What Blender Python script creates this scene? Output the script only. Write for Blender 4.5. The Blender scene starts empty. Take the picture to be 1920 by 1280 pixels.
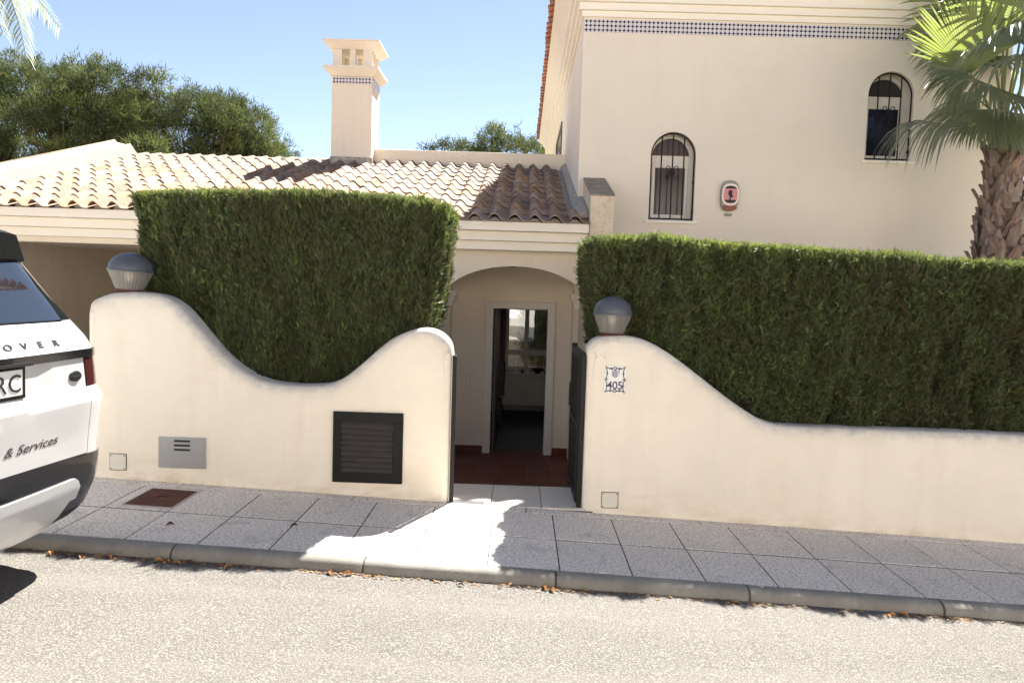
import bpy, bmesh, math, random
import numpy as np
from mathutils import Vector, Matrix
from mathutils.geometry import tessellate_polygon

R = math.radians
random.seed(7); rng = np.random.default_rng(7)
S = bpy.context.scene
COL = S.collection

# ------------------------------------------------------------------ camera
CH, FPX, YAW, PIT, ROLL = 1.52, 1400., R(.61), R(3.9), R(1.8)
_f = Vector((-math.sin(YAW)*math.cos(PIT), math.cos(YAW)*math.cos(PIT), -math.sin(PIT)))
_r0 = Vector((math.cos(YAW), math.sin(YAW), 0)); _u0 = _r0.cross(_f)
_r = _r0*math.cos(ROLL) + _u0*math.sin(ROLL); _u = -_r0*math.sin(ROLL) + _u0*math.cos(ROLL)
cam = bpy.data.cameras.new('camera'); cam.sensor_width = 36; cam.lens = 36*FPX/1920
cam.clip_start = .05; cam.clip_end = 2000
co = bpy.data.objects.new('camera', cam); COL.objects.link(co)
m = Matrix((( _r.x,_u.x,-_f.x,0),(_r.y,_u.y,-_f.y,0),(_r.z,_u.z,-_f.z,CH),(0,0,0,1)))
co.matrix_world = m
S.camera = co

# ------------------------------------------------------------------ sky, sun, exposure
SUN_EL, SUN_AZ = R(51.5), R(22)
W = bpy.data.worlds.new('World'); S.world = W; W.use_nodes = True
nt = W.node_tree; nt.nodes.clear()
sky = nt.nodes.new('ShaderNodeTexSky'); sky.sky_type = 'NISHITA'; sky.sun_disc = False
sky.sun_elevation = SUN_EL; sky.sun_rotation = SUN_AZ; sky.altitude = 900
sky.air_density = 0.72; sky.dust_density = 0.05; sky.ozone_density = 1.0
bg = nt.nodes.new('ShaderNodeBackground'); bg.inputs['Strength'].default_value = .05
wo = nt.nodes.new('ShaderNodeOutputWorld')
hsv = nt.nodes.new('ShaderNodeHueSaturation'); hsv.inputs['Saturation'].default_value = .80   # a slightly milky summer sky
nt.links.new(sky.outputs[0], hsv.inputs['Color']); nt.links.new(hsv.outputs[0], bg.inputs[0]); nt.links.new(bg.outputs[0], wo.inputs[0])
sl = bpy.data.lights.new('sun', 'SUN'); sl.energy = 5.0; sl.angle = R(.53); sl.color = (1, .95, .87)
so = bpy.data.objects.new('sun', sl); COL.objects.link(so)
sd = Vector((math.sin(SUN_AZ)*math.cos(SUN_EL), math.cos(SUN_AZ)*math.cos(SUN_EL), math.sin(SUN_EL)))
so.rotation_euler = sd.to_track_quat('Z', 'Y').to_euler(); so.location = sd*60
S.view_settings.view_transform = 'Standard'; S.view_settings.look = 'None'
S.view_settings.exposure = 2.17; S.view_settings.gamma = 1
try: S.view_settings.use_curve_mapping = False
except Exception: pass
S.render.engine = 'CYCLES'
S.cycles.max_bounces = 8; S.cycles.diffuse_bounces = 5; S.cycles.transparent_max_bounces = 12

# ------------------------------------------------------------------ helpers
ORG = {}
def tag(o, label=None, cat=None, group=None, kind=None):
    if label: o['label'] = label
    if cat: o['category'] = cat
    if group: o['group'] = group
    if kind: o['kind'] = kind
    return o
def thing(name, loc, label, cat, group=None):
    o = bpy.data.objects.new(name, None); COL.objects.link(o); o.location = loc
    o.empty_display_size = .1
    ORG[o.name] = Vector(loc)
    return tag(o, label, cat, group)
def link(name, me, parent=None, loc=None):
    o = bpy.data.objects.new(name, me); COL.objects.link(o)
    if parent is not None:
        o.parent = parent
    if loc is not None: o.location = loc
    ORG[o.name] = ORG.get(parent.name, Vector()) if parent is not None else Vector()
    return o
def fast_mesh(name, V, T, mat, parent=None, tint=None, smooth=False):
    V = np.asarray(V, dtype=np.float32); T = np.asarray(T, dtype=np.int32)
    if parent is not None: V = V - np.array(ORG[parent.name], dtype=np.float32)
    me = bpy.data.meshes.new(name)
    k = T.shape[1]
    me.vertices.add(len(V)); me.vertices.foreach_set('co', V.ravel())
    me.loops.add(len(T)*k); me.loops.foreach_set('vertex_index', T.ravel())
    me.polygons.add(len(T)); me.polygons.foreach_set('loop_start', np.arange(0, len(T)*k, k, dtype=np.int32))
    if tint is not None:
        a = me.attributes.new('tint', 'FLOAT', 'FACE'); a.data.foreach_set('value', np.asarray(tint, dtype=np.float32))
    me.update(calc_edges=True)
    if smooth: me.polygons.foreach_set('use_smooth', np.ones(len(T), dtype=bool))
    me.materials.append(mat)
    return link(name, me, parent)
class B:
    """collects geometry in world coordinates and links it as one mesh object"""
    def __init__(s): s.v = []; s.f = []; s.a = []
    def add(s, vs, fs, a=0.):
        n = len(s.v); s.v += [tuple(p) for p in vs]; s.f += [tuple(i+n for i in q) for q in fs]; s.a += [a]*len(vs); return s
    def box(s, x0, x1, y0, y1, z0, z1):
        return s.add([(x0,y0,z0),(x1,y0,z0),(x1,y1,z0),(x0,y1,z0),(x0,y0,z1),(x1,y0,z1),(x1,y1,z1),(x0,y1,z1)],
                     [(0,3,2,1),(4,5,6,7),(0,1,5,4),(1,2,6,5),(2,3,7,6),(3,0,4,7)])
    def hexa(s, p): # 8 points bottom ccw then top ccw
        return s.add(p, [(0,3,2,1),(4,5,6,7),(0,1,5,4),(1,2,6,5),(2,3,7,6),(3,0,4,7)])
    def prism(s, poly, axis, a0, a1):
        """poly list of 2d, extruded along axis: 'x': (y,z), 'y': (x,z), 'z': (x,y)"""
        def p3(p, a): return {'x': (a, p[0], p[1]), 'y': (p[0], a, p[1]), 'z': (p[0], p[1], a)}[axis]
        n = len(poly)
        vs = [p3(p, a0) for p in poly] + [p3(p, a1) for p in poly]
        tri = tessellate_polygon([[Vector((p[0], p[1], 0)) for p in poly]])
        fs = [tuple(t) for t in tri] + [tuple(i+n for i in reversed(t)) for t in tri]
        fs += [(i, (i+1) % n, (i+1) % n+n, i+n) for i in range(n)]
        return s.add(vs, fs)
    def tube(s, pts, r, n=8, cap=True):
        pts = [Vector(p) for p in pts]; rs = r if hasattr(r, '__len__') else [r]*len(pts)
        rings = []
        for i, p in enumerate(pts):
            t = (pts[min(i+1, len(pts)-1)]-pts[max(i-1, 0)]).normalized()
            up = Vector((0,0,1)) if abs(t.z) < .9 else Vector((0,1,0))
            a = t.cross(up).normalized(); b = a.cross(t)
            rings.append([p+(a*math.cos(k*2*math.pi/n)+b*math.sin(k*2*math.pi/n))*rs[i] for k in range(n)])
        vs = [q for g in rings for q in g]
        fs = [(i*n+k, i*n+(k+1) % n, (i+1)*n+(k+1) % n, (i+1)*n+k) for i in range(len(pts)-1) for k in range(n)]
        if cap: fs += [tuple(range(n-1, -1, -1)), tuple(range((len(pts)-1)*n, len(pts)*n))]
        return s.add(vs, fs)
    def lathe(s, prof, c, n=32):
        vs = []; m_ = len(prof)
        for k in range(n):
            a = 2*math.pi*k/n
            vs += [(c[0]+r*math.cos(a), c[1]+r*math.sin(a), c[2]+z) for r, z in prof]
        fs = [(k*m_+i, ((k+1) % n)*m_+i, ((k+1) % n)*m_+i+1, k*m_+i+1) for k in range(n) for i in range(m_-1)]
        return s.add(vs, fs)
    def build(s, name, mat, parent=None, smooth=False, fix=True, bevel=0, attr=None):
        o0 = ORG[parent.name] if parent is not None else Vector()
        me = bpy.data.meshes.new(name)
        me.from_pydata([(p[0]-o0.x, p[1]-o0.y, p[2]-o0.z) for p in s.v], [], s.f)
        if attr:
            at = me.attributes.new(attr, 'FLOAT', 'POINT'); at.data.foreach_set('value', np.array(s.a, dtype=np.float32))
        if fix:
            bm = bmesh.new(); bm.from_mesh(me)
            bmesh.ops.remove_doubles(bm, verts=bm.verts, dist=1e-5)
            bmesh.ops.recalc_face_normals(bm, faces=bm.faces)
            if bevel:
                es = [e for e in bm.edges if len(e.link_faces) == 2 and e.calc_face_angle(0) > .6]
                bmesh.ops.bevel(bm, geom=es, offset=bevel, segments=2, profile=.5, affect='EDGES', clamp_overlap=True)
            bm.to_mesh(me); bm.free()
        if smooth:
            me.polygons.foreach_set('use_smooth', np.ones(len(me.polygons), dtype=bool))
            try: me.set_sharp_from_angle(angle=R(38))
            except Exception: pass
        me.materials.append(mat)
        return link(name, me, parent)

def ray(x, y): return _f + _r*((x-960)/FPX) - _u*((y-640)/FPX)
def PY(x, y, Y):
    d = ray(x, y); return Vector((0,0,CH)) + d*(Y/d.y)
def PX(x, y, X):
    d = ray(x, y); return Vector((0,0,CH)) + d*(X/d.x)
SLOPE = .038
def gz(X): return -SLOPE*max(-14., min(14., X))

def vnoise(P, scale, seed=0):
    """smooth value noise on (N,3) points, in [0,1]"""
    P = np.asarray(P)*scale + seed*17.3; i = np.floor(P).astype(np.int64); f = P-i; f = f*f*(3-2*f)
    def h(a, b, c):
        n = (a*374761393 + b*668265263 + c*2147483647 + seed*974711) & 0x7fffffff
        n = ((n ^ (n >> 13))*1274126177) & 0x7fffffff
        return ((n ^ (n >> 16)) & 0xffff)/65535.
    r = 0
    for dx in (0,1):
        for dy in (0,1):
            for dz in (0,1):
                w = (f[:,0] if dx else 1-f[:,0])*(f[:,1] if dy else 1-f[:,1])*(f[:,2] if dz else 1-f[:,2])
                r = r + w*h(i[:,0]+dx, i[:,1]+dy, i[:,2]+dz)
    return r

# ------------------------------------------------------------------ materials
def M(name, col, rough=.7, var=.06, vs=3., bump=0., bs=120., metal=0., spec=.4, coat=0., big=0., speck=None, rand=0., streak=None):
    """principled material: colour with large soft variation, fine bump, optional specks of another colour"""
    mt = bpy.data.materials.new(name); mt.use_nodes = True
    n = mt.node_tree; L = n.links; b = n.nodes['Principled BSDF']
    b.inputs['Roughness'].default_value = rough; b.inputs['Metallic'].default_value = metal
    b.inputs['Specular IOR Level'].default_value = spec
    if coat: b.inputs['Coat Weight'].default_value = coat; b.inputs['Coat Roughness'].default_value = .04
    tc = n.nodes.new('ShaderNodeTexCoord'); co_ = tc.outputs['Object']
    if rand:
        oi = n.nodes.new('ShaderNodeObjectInfo'); ad = n.nodes.new('ShaderNodeVectorMath'); ad.operation = 'ADD'
        sc = n.nodes.new('ShaderNodeVectorMath'); sc.operation = 'SCALE'; sc.inputs['Scale'].default_value = 37.
        cb = n.nodes.new('ShaderNodeCombineXYZ'); L.new(oi.outputs['Random'], cb.inputs[0]); L.new(oi.outputs['Random'], cb.inputs[1])
        L.new(cb.outputs[0], sc.inputs[0]); L.new(sc.outputs[0], ad.inputs[0]); L.new(co_, ad.inputs[1]); co_ = ad.outputs[0]
    c = None
    nz = n.nodes.new('ShaderNodeTexNoise'); nz.inputs['Scale'].default_value = vs; nz.inputs['Detail'].default_value = 6
    nz.inputs['Roughness'].default_value = .62
    L.new(co_, nz.inputs['Vector'])
    cr = n.nodes.new('ShaderNodeValToRGB'); cr.color_ramp.elements[0].position = .3; cr.color_ramp.elements[1].position = .7
    lo = tuple(max(0, x*(1-var)) for x in col); hi = tuple(min(1, x*(1+var)) for x in col)
    cr.color_ramp.elements[0].color = lo+(1,); cr.color_ramp.elements[1].color = hi+(1,)
    L.new(nz.outputs['Fac'], cr.inputs['Fac']); c = cr.outputs['Color']
    if rand:
        hs = n.nodes.new('ShaderNodeHueSaturation')
        mr = n.nodes.new('ShaderNodeMapRange'); mr.inputs['To Min'].default_value = 1-rand; mr.inputs['To Max'].default_value = 1+rand
        L.new(oi.outputs['Random'], mr.inputs['Value']); L.new(mr.outputs[0], hs.inputs['Value'])
        ml = n.nodes.new('ShaderNodeMath'); ml.operation = 'MULTIPLY'; ml.inputs[1].default_value = 7.31
        fr = n.nodes.new('ShaderNodeMath'); fr.operation = 'FRACT'
        L.new(oi.outputs['Random'], ml.inputs[0]); L.new(ml.outputs[0], fr.inputs[0])
        mr2 = n.nodes.new('ShaderNodeMapRange'); mr2.inputs['To Min'].default_value = 1-rand*.9; mr2.inputs['To Max'].default_value = 1+rand*.9
        L.new(fr.outputs[0], mr2.inputs['Value']); L.new(mr2.outputs[0], hs.inputs['Saturation'])
        L.new(c, hs.inputs['Color']); c = hs.outputs[0]
    if speck:
        for (sc_, th, cc, amt) in speck:
            vz = n.nodes.new('ShaderNodeTexNoise'); vz.inputs['Scale'].default_value = sc_; vz.inputs['Detail'].default_value = 3
            vz.inputs['Roughness'].default_value = .7
            L.new(co_, vz.inputs['Vector'])
            r2 = n.nodes.new('ShaderNodeMapRange'); r2.inputs['From Min'].default_value = th; r2.inputs['From Max'].default_value = th+.07
            r2.inputs['To Max'].default_value = amt
            L.new(vz.outputs['Fac'], r2.inputs['Value'])
            mx = n.nodes.new('ShaderNodeMix'); mx.data_type = 'RGBA'
            L.new(r2.outputs[0], mx.inputs[0]); L.new(c, mx.inputs[6]); mx.inputs[7].default_value = cc+(1,); c = mx.outputs[2]
    if streak:
        for (sc3, lo_, hi_, cc, amt) in streak:
            mp = n.nodes.new('ShaderNodeMapping'); mp.inputs['Scale'].default_value = sc3; L.new(co_, mp.inputs[0])
            sz = n.nodes.new('ShaderNodeTexNoise'); sz.inputs['Scale'].default_value = 1; sz.inputs['Detail'].default_value = 5; sz.inputs['Roughness'].default_value = .65
            L.new(mp.outputs[0], sz.inputs['Vector'])
            r3 = n.nodes.new('ShaderNodeMapRange'); r3.inputs['From Min'].default_value = lo_; r3.inputs['From Max'].default_value = hi_; r3.inputs['To Max'].default_value = amt
            L.new(sz.outputs['Fac'], r3.inputs['Value'])
            m3 = n.nodes.new('ShaderNodeMix'); m3.data_type = 'RGBA'
            L.new(r3.outputs[0], m3.inputs[0]); L.new(c, m3.inputs[6]); m3.inputs[7].default_value = cc+(1,); c = m3.outputs[2]
    L.new(c, b.inputs['Base Color'])
    if bump:
        bz = n.nodes.new('ShaderNodeTexNoise'); bz.inputs['Scale'].default_value = bs; bz.inputs['Detail'].default_value = 4
        L.new(co_, bz.inputs['Vector'])
        bp = n.nodes.new('ShaderNodeBump'); bp.inputs['Strength'].default_value = bump; bp.inputs['Distance'].default_value = .004
        L.new(bz.outputs['Fac'], bp.inputs['Height'])
        if big:
            b2 = n.nodes.new('ShaderNodeTexNoise'); b2.inputs['Scale'].default_value = 4; L.new(co_, b2.inputs['Vector'])
            bp2 = n.nodes.new('ShaderNodeBump'); bp2.inputs['Strength'].default_value = big; bp2.inputs['Distance'].default_value = .02
            L.new(b2.outputs['Fac'], bp2.inputs['Height']); L.new(bp2.outputs[0], bp.inputs['Normal'])
        L.new(bp.outputs[0], b.inputs['Normal'])
    return mt
def node_of(mt, t): return [x for x in mt.node_tree.nodes if x.bl_idname == t]
def stain(mt, attr, col, sc=(6, 6, 6), lo=.3, hi=.75, amt=.7):
    """weathering that follows a painted-on vertex attribute broken up by noise"""
    n = mt.node_tree; L = n.links; b = n.nodes['Principled BSDF']
    src = b.inputs['Base Color'].links[0].from_socket
    at = n.nodes.new('ShaderNodeAttribute'); at.attribute_name = attr
    tc = n.nodes.new('ShaderNodeTexCoord'); mp = n.nodes.new('ShaderNodeMapping'); mp.inputs['Scale'].default_value = sc
    L.new(tc.outputs['Object'], mp.inputs[0])
    nz = n.nodes.new('ShaderNodeTexNoise'); nz.inputs['Scale'].default_value = 1; nz.inputs['Detail'].default_value = 6; nz.inputs['Roughness'].default_value = .7
    L.new(mp.outputs[0], nz.inputs['Vector'])
    mu = n.nodes.new('ShaderNodeMath'); mu.operation = 'MULTIPLY'; L.new(at.outputs['Fac'], mu.inputs[0])
    r2 = n.nodes.new('ShaderNodeMapRange'); r2.inputs['From Min'].default_value = lo; r2.inputs['From Max'].default_value = hi; r2.inputs['To Max'].default_value = amt
    L.new(nz.outputs['Fac'], r2.inputs['Value']); L.new(r2.outputs[0], mu.inputs[1])
    mx = n.nodes.new('ShaderNodeMix'); mx.data_type = 'RGBA'
    L.new(mu.outputs[0], mx.inputs[0]); L.new(src, mx.inputs[6]); mx.inputs[7].default_value = col+(1,)
    L.new(mx.outputs[2], b.inputs['Base Color'])
def leafmat(name, ramp, rough=.55, trans=.35, tcol=None):
    mt = bpy.data.materials.new(name); mt.use_nodes = True; n = mt.node_tree; L = n.links; b = n.nodes['Principled BSDF']
    b.inputs['Roughness'].default_value = rough; b.inputs['Specular IOR Level'].default_value = .25
    at = n.nodes.new('ShaderNodeAttribute'); at.attribute_name = 'tint'
    cr = n.nodes.new('ShaderNodeValToRGB')
    while len(cr.color_ramp.elements) < len(ramp): cr.color_ramp.elements.new(.5)
    for e, (p, c) in zip(cr.color_ramp.elements, ramp): e.position = p; e.color = c+(1,)
    L.new(at.outputs['Fac'], cr.inputs['Fac']); L.new(cr.outputs[0], b.inputs['Base Color'])
    tr = n.nodes.new('ShaderNodeBsdfTranslucent'); hs = n.nodes.new('ShaderNodeHueSaturation')
    hs.inputs['Value'].default_value = 1.7; hs.inputs['Saturation'].default_value = 1.15
    L.new(cr.outputs[0], hs.inputs['Color']); L.new(hs.outputs[0], tr.inputs['Color'])
    ms = n.nodes.new('ShaderNodeMixShader'); ms.inputs[0].default_value = trans
    out = [x for x in n.nodes if x.bl_idname == 'ShaderNodeOutputMaterial'][0]
    L.new(b.outputs[0], ms.inputs[1]); L.new(tr.outputs[0], ms.inputs[2]); L.new(ms.outputs[0], out.inputs[0])
    return mt
def glassmat(name, col=(.9,.95,.95), rough=.02, alpha=.25, tint=(1,1,1)):
    """thin clear sheet: mostly see-through with a fresnel reflection"""
    mt = bpy.data.materials.new(name); mt.use_nodes = True; n = mt.node_tree; L = n.links
    out = [x for x in n.nodes if x.bl_idname == 'ShaderNodeOutputMaterial'][0]
    g = n.nodes.new('ShaderNodeBsdfGlossy'); g.inputs['Roughness'].default_value = rough; g.inputs['Color'].default_value = col+(1,)
    t = n.nodes.new('ShaderNodeBsdfTransparent'); t.inputs[0].default_value = tint+(1,)
    fr = n.nodes.new('ShaderNodeFresnel'); fr.inputs[0].default_value = 1.5
    ad = n.nodes.new('ShaderNodeMath'); ad.operation = 'ADD'; ad.inputs[1].default_value = alpha; ad.use_clamp = True
    L.new(fr.outputs[0], ad.inputs[0])
    ms = n.nodes.new('ShaderNodeMixShader'); L.new(ad.outputs[0], ms.inputs[0]); L.new(t.outputs[0], ms.inputs[1]); L.new(g.outputs[0], ms.inputs[2])
    L.new(ms.outputs[0], out.inputs[0]); return mt

CREAM = (.77, .69, .575)
stucco = M('cream_stucco', CREAM, .9, .035, 1.6, .35, 130, spec=.2, big=.3, streak=[((6,6,.5),.52,.82,(.55,.46,.36),.3)])
stucco_v = M('villa_stucco', (.76, .69, .595), .9, .03, .9, .3, 120, spec=.2, big=.35, streak=[((5,5,.35),.50,.88,(.56,.49,.40),.16),((.8,.8,1.1),.5,.8,(.60,.52,.42),.35)])
gwall = M('garden_wall_stucco', (.80, .73, .625), .9, .045, 2.2, .45, 110, spec=.2, big=.5, streak=[((7,7,.55),.50,.85,(.56,.46,.35),.20),((1.6,1.6,2.4),.52,.8,(.66,.55,.42),.4)])
stain(gwall, 'grime', (.33, .31, .31), (9, 9, 14), .25, .85, .85)
stain(gwall, 'foot', (.50, .36, .20), (4, 4, 14), .42, .80, .9)
across_m = M('lime_washed_wall', (.80, .745, .655), .9, .03, 1.5, .2, 120, spec=.2)
white_m = M('white_paint', (.86, .80, .70), .6, .02)
white_frame = M('white_frame', (.70, .655, .60), .5, .015)
tile_m = M('clay_tile', (.285, .200, .146), .85, .24, 7, .5, 60, spec=.2, rand=.27,
           speck=[(14, .58, (.50, .44, .35), .55), (30, .64, (.13, .10, .085), .55)])
clay_red = M('clay_tile_red', (.42, .20, .12), .85, .15, 7, .4, 60, spec=.2, rand=.2)
mortar = M('mortar', (.40, .37, .34), .95, .12, 6, .6, 60, spec=.15)
mortar_g = M('grey_flashing', (.33, .295, .265), .9, .22, 9, .7, 40, spec=.2, speck=[(22, .52, (.56, .52, .47), .6), (40, .58, (.2, .19, .18), .4)])
stone_dirty = M('weathered_render', (.66, .56, .44), .95, .12, 5, .4, 80, spec=.15, speck=[(18, .54, (.42, .35, .26), .5)])
stone_dark = M('blackened_render', (.30, .26, .20), .95, .25, 9, .5, 60, spec=.15, speck=[(30, .54, (.14, .12, .09), .5)])
black_m = M('black_iron', (.010, .010, .0105), .5, .1, 20, .1, 200, spec=.25)
vent_m = M('black_louvre_paint', (.010, .009, .009), .55, .15, 12, .15, 150, spec=.22)
slat_m = M('brown_black_slat', (.055, .046, .043), .45, .15, 12, .1, 150, spec=.4)  # lighter than the frame: highlights on the slats put into the colour
dark_pane = M('dark_glass', (.055, .052, .052), .12, .1, 3, spec=.35)
navy_pane = M('dark_navy_glass', (.012, .012, .028), .08, .1, 3, spec=.35)
road_m = M('worn_asphalt', (.105, .097, .089), .95, .10, 1.1, .9, 90, spec=.12,
           speck=[(115, .50, (.222, .210, .196), .85), (150, .56, (.060, .055, .050), .85), (46, .60, (.065, .060, .055), .6)],
           streak=[((.25,2.6,1),.48,.70,(.175,.163,.147),.4),((.5,1.1,1),.55,.72,(.085,.078,.070),.35)])
slab_m = M('terrazzo_slab', (.76, .685, .605), .8, .06, 3, .35, 220, spec=.25, rand=.06,
           speck=[(62, .50, (.30, .28, .26), .70), (95, .55, (.68, .64, .60), .7), (5, .58, (.30, .28, .26), .3)])
slab_l = M('pale_terrazzo_slab', (.55, .515, .47), .8, .06, 3, .3, 220, spec=.25, rand=.06,
           speck=[(70, .55, (.24, .23, .22), .7), (110, .57, (.58, .56, .53), .5)])
joint_m = M('slab_joint', (.085, .082, .08), .95, .2, 20)
kerb_m = M('kerb_concrete', (.235, .222, .198), .85, .22, 5, .5, 90, spec=.25, rand=.07,
           speck=[(110, .55, (.17, .16, .15), .5), (9, .58, (.16, .15, .14), .35)])
soil = M('soil', (.16, .12, .08), .95, .2, 3, .5, 30)
ground_m = M('dry_ground', (.30, .26, .19), .95, .15, .6, .4, 20)
drive_m = M('driveway_concrete', (.26, .235, .205), .9, .1, 2, .4, 80, spec=.2)
redtile = M('red_quarry_tile', (.145, .040, .024), .5, .12, 5, .15, 80, spec=.35, rand=.08)
rust = M('rusty_iron', (.085, .030, .019), .8, .3, 14, .5, 90, spec=.3, speck=[(20, .58, (.15, .055, .03), .7)])
steel = M('brushed_steel', (.46, .46, .46), .42, .06, 8, .1, 200, metal=.75, speck=[(9, .6, (.30, .29, .28), .35)])
plate_m = M('plastic_cover', (.66, .62, .54), .6, .03)
dirtgap = M('dirty_gap', (.14, .12, .095), .9, .2, 20)
car_white = M('white_car_paint', (.50, .497, .49), .28, .01, 2, spec=.5, coat=1.)
car_black = M('gloss_black', (.010, .010, .011), .16, .05, 2, spec=.5, coat=.6)
car_dark = M('black_plastic', (.014, .014, .015), .5, .1, 20)
car_glass = M('tinted_car_glass', (.008, .010, .014), .02, .05, 2, spec=.9, coat=1.)
rubber = M('tyre_rubber', (.02, .02, .02), .8, .1)
chrome = M('satin_metal', (.6, .6, .6), .25, .03, metal=1.)
letter_m = M('dark_lettering', (.05, .05, .055), .3, .05, metal=.5)
maroon = M('brown_print', (.065, .040, .038), .5, .1)
plate_white = M('number_plate', (.72, .70, .66), .5, .02)
red_lens = M('red_lens', (.055, .014, .014), .10, .1, spec=.6, coat=.8)
dome_m = M('grey_blue_dome', (.082, .088, .105), .38, .15, 9, .05, 60, spec=.45)
bulb_m = M('opal_bulb', (.85, .83, .78), .4, .02)
lamp_glass = glassmat('ribbed_diffuser', (.85,.85,.85), .3, .0, (.62,.60,.57))
_n = lamp_glass.node_tree; _mx = [x for x in _n.nodes if x.bl_idname=='ShaderNodeMixShader'][0]; _o = [x for x in _n.nodes if x.bl_idname=='ShaderNodeOutputMaterial'][0]
_df = _n.nodes.new('ShaderNodeBsdfDiffuse'); _df.inputs[0].default_value = (.62,.59,.55,1)
_m2 = _n.nodes.new('ShaderNodeMixShader'); _m2.inputs[0].default_value = .24
_n.links.new(_mx.outputs[0], _m2.inputs[1]); _n.links.new(_df.outputs[0], _m2.inputs[2]); _n.links.new(_m2.outputs[0], _o.inputs[0])
win_glass = glassmat('clear_pane', (.9,.95,1), .02, .05)
ceramic = M('glazed_ceramic', (.78, .77, .76), .2, .02, spec=.5)
blue_ink = M('blue_glaze', (.055, .065, .12), .3, .2, 40)
ochre_ink = M('ochre_glaze', (.30, .20, .09), .3, .2, 40)
grey_ink = M('grey_glaze', (.30, .31, .36), .3, .2, 40)
wood_bark = M('pine_bark', (.10, .07, .05), .95, .25, 4, .8, 30)
palm_bark = M('palm_leaf_base', (.235, .175, .145), .85, .3, 9, .6, 60, spec=.2, rand=.24)
palm_fibre = M('palm_fibre', (.10, .072, .055), .95, .35, 14, .8, 50)
room_m = M('room_wall', (.55, .52, .50), .9, .03)
roomfloor = M('room_floor', (.10, .085, .075), .55, .1)
sideboard_m = M('grey_sideboard', (.58, .56, .53), .6, .05)
curtain_m = M('curtain_cloth', (.20, .15, .19), .9, .1)
dark_obj = M('dark_ceramic', (.03, .03, .035), .35, .1)
shell_grey = M('grey_shell', (.30, .275, .245), .5, .05)
pink_m = M('pink_panel', (.62, .26, .27), .5, .05)
brown_lens = M('brown_lens', (.20, .05, .025), .3, .1)
door_m = M('dark_door', (.10, .075, .065), .5, .1)

# ------------------------------------------------------------------ setting: ground, road, pavement, kerb
KY, WY = 3.93, 5.17            # kerb foot and garden wall face
def sheet(xs, ys, zf):
    b = B(); n = len(ys)
    b.add([(x, y, zf(x, y)) for x in xs for y in ys], [(i*n+j, (i+1)*n+j, (i+1)*n+j+1, i*n+j+1) for i in range(len(xs)-1) for j in range(n-1)])
    return b
def ground_z(x, y):
    if y < 5.3: return gz(x) - .35
    return -.80
tag(sheet([-900,-200,-60,-14,-8,-4,0,4,8,14,60,200,900], [-900,-200,-60,-12,-6,0,5.25,5.35,9,20,40,120,900], ground_z).build('ground', ground_m), 'dry ground under and around the house', kind='structure')
xs = [-60,-40,-25]+[-14+i*.5 for i in range(57)]+[25,40,60]
def road_z(x, y):
    return gz(x) - .058 - .006*max(0, 1.2-abs(y-.2)*.25)*0
road = sheet(xs, [-7,-4,-2,0,1,2,3,KY+.03], road_z).build('road', road_m)
tag(road, 'pale worn asphalt road with coarse aggregate', kind='structure')
pave = sheet(xs, [4.0, WY+.1], lambda x, y: gz(x)-.0045).build('pavement', joint_m)
tag(pave, 'grey slab pavement between the kerb and the garden walls', kind='structure')
ORG[pave.name] = Vector()
PITCH = .4033
def slab_mesh(name, w, d, mat):
    b = B().box(-w/2, w/2, -d/2, d/2, -.035, 0)
    me = bpy.data.meshes.new(name); bm = bmesh.new()
    me.from_pydata(b.v, [], b.f); bm.from_mesh(me)
    bmesh.ops.recalc_face_normals(bm, faces=bm.faces)
    bmesh.ops.bevel(bm, geom=[e for e in bm.edges if all(v.co.z > -.01 for v in e.verts)], offset=.0025, segments=1, affect='EDGES')
    bm.to_mesh(me); bm.free(); me.materials.append(mat); return me
rows = [(4.026, 4.531), (4.552, 5.054)]
slabme = slab_mesh('paving_slab', PITCH-.008, .503, slab_m)
tilt = math.atan(SLOPE)
MH = (-2.47, -2.16, 4.62, 4.99)   # the iron cover is let into a slab here
for i in range(-13, 13):
    for (y0, y1) in rows:
        x0 = .261+i*PITCH; xc = x0+PITCH/2; yc = (y0+y1)/2
        o = link('paving_slab', slabme, pave, (xc, yc, gz(xc)+rng.uniform(-.0012, .0012)))
        o.rotation_euler = (rng.uniform(-.002, .002), tilt+rng.uniform(-.002, .002), 0)
stripme = slab_mesh('edging_strip', PITCH*3-.006, .10, slab_m)
for i in range(-5, 5):
    xc = .08+(i+.5)*PITCH*3
    o = link('edging_strip', stripme, pave, (xc, 5.118, gz(xc)+.001)); o.rotation_euler = (0, tilt, 0)
# kerb stones
kerb = sheet(xs, [3.95, 4.01], lambda x, y: gz(x)-.05).build('kerb', joint_m)
tag(kerb, 'rounded concrete kerb along the pavement', kind='structure'); ORG[kerb.name] = Vector()
kp = [(4.017, 0.), (3.985, -.001)] + [(3.985-.055*math.sin(a), -.001-.045*(1-math.cos(a))) for a in [R(x) for x in (20,40,60,80)]] + [(3.926, -.065), (3.922, -.14), (4.017, -.14)]
kb = B(); KL = 1.045
kb.prism(kp, 'x', -KL/2+.006, KL/2-.006)
kme = kb.build('kerb_stone', kerb_m, None, smooth=True); kmesh = kme.data; bpy.data.objects.remove(kme)
for i in range(-7, 6):
    xc = .237+(i+.5)*KL
    o = link('kerb_stone', kmesh, kerb, (xc, rng.uniform(-.003,.003), gz(xc)+.002+rng.uniform(-.002,.002))); o.rotation_euler = (0, tilt, 0)
jp = [(4.015,-.004),(3.986,-.005)]+[(3.986-.052*math.sin(a),-.005-.042*(1-math.cos(a))) for a in [R(x) for x in (20,40,60,80)]]+[(3.930,-.066),(3.927,-.14),(4.015,-.14)]
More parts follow.
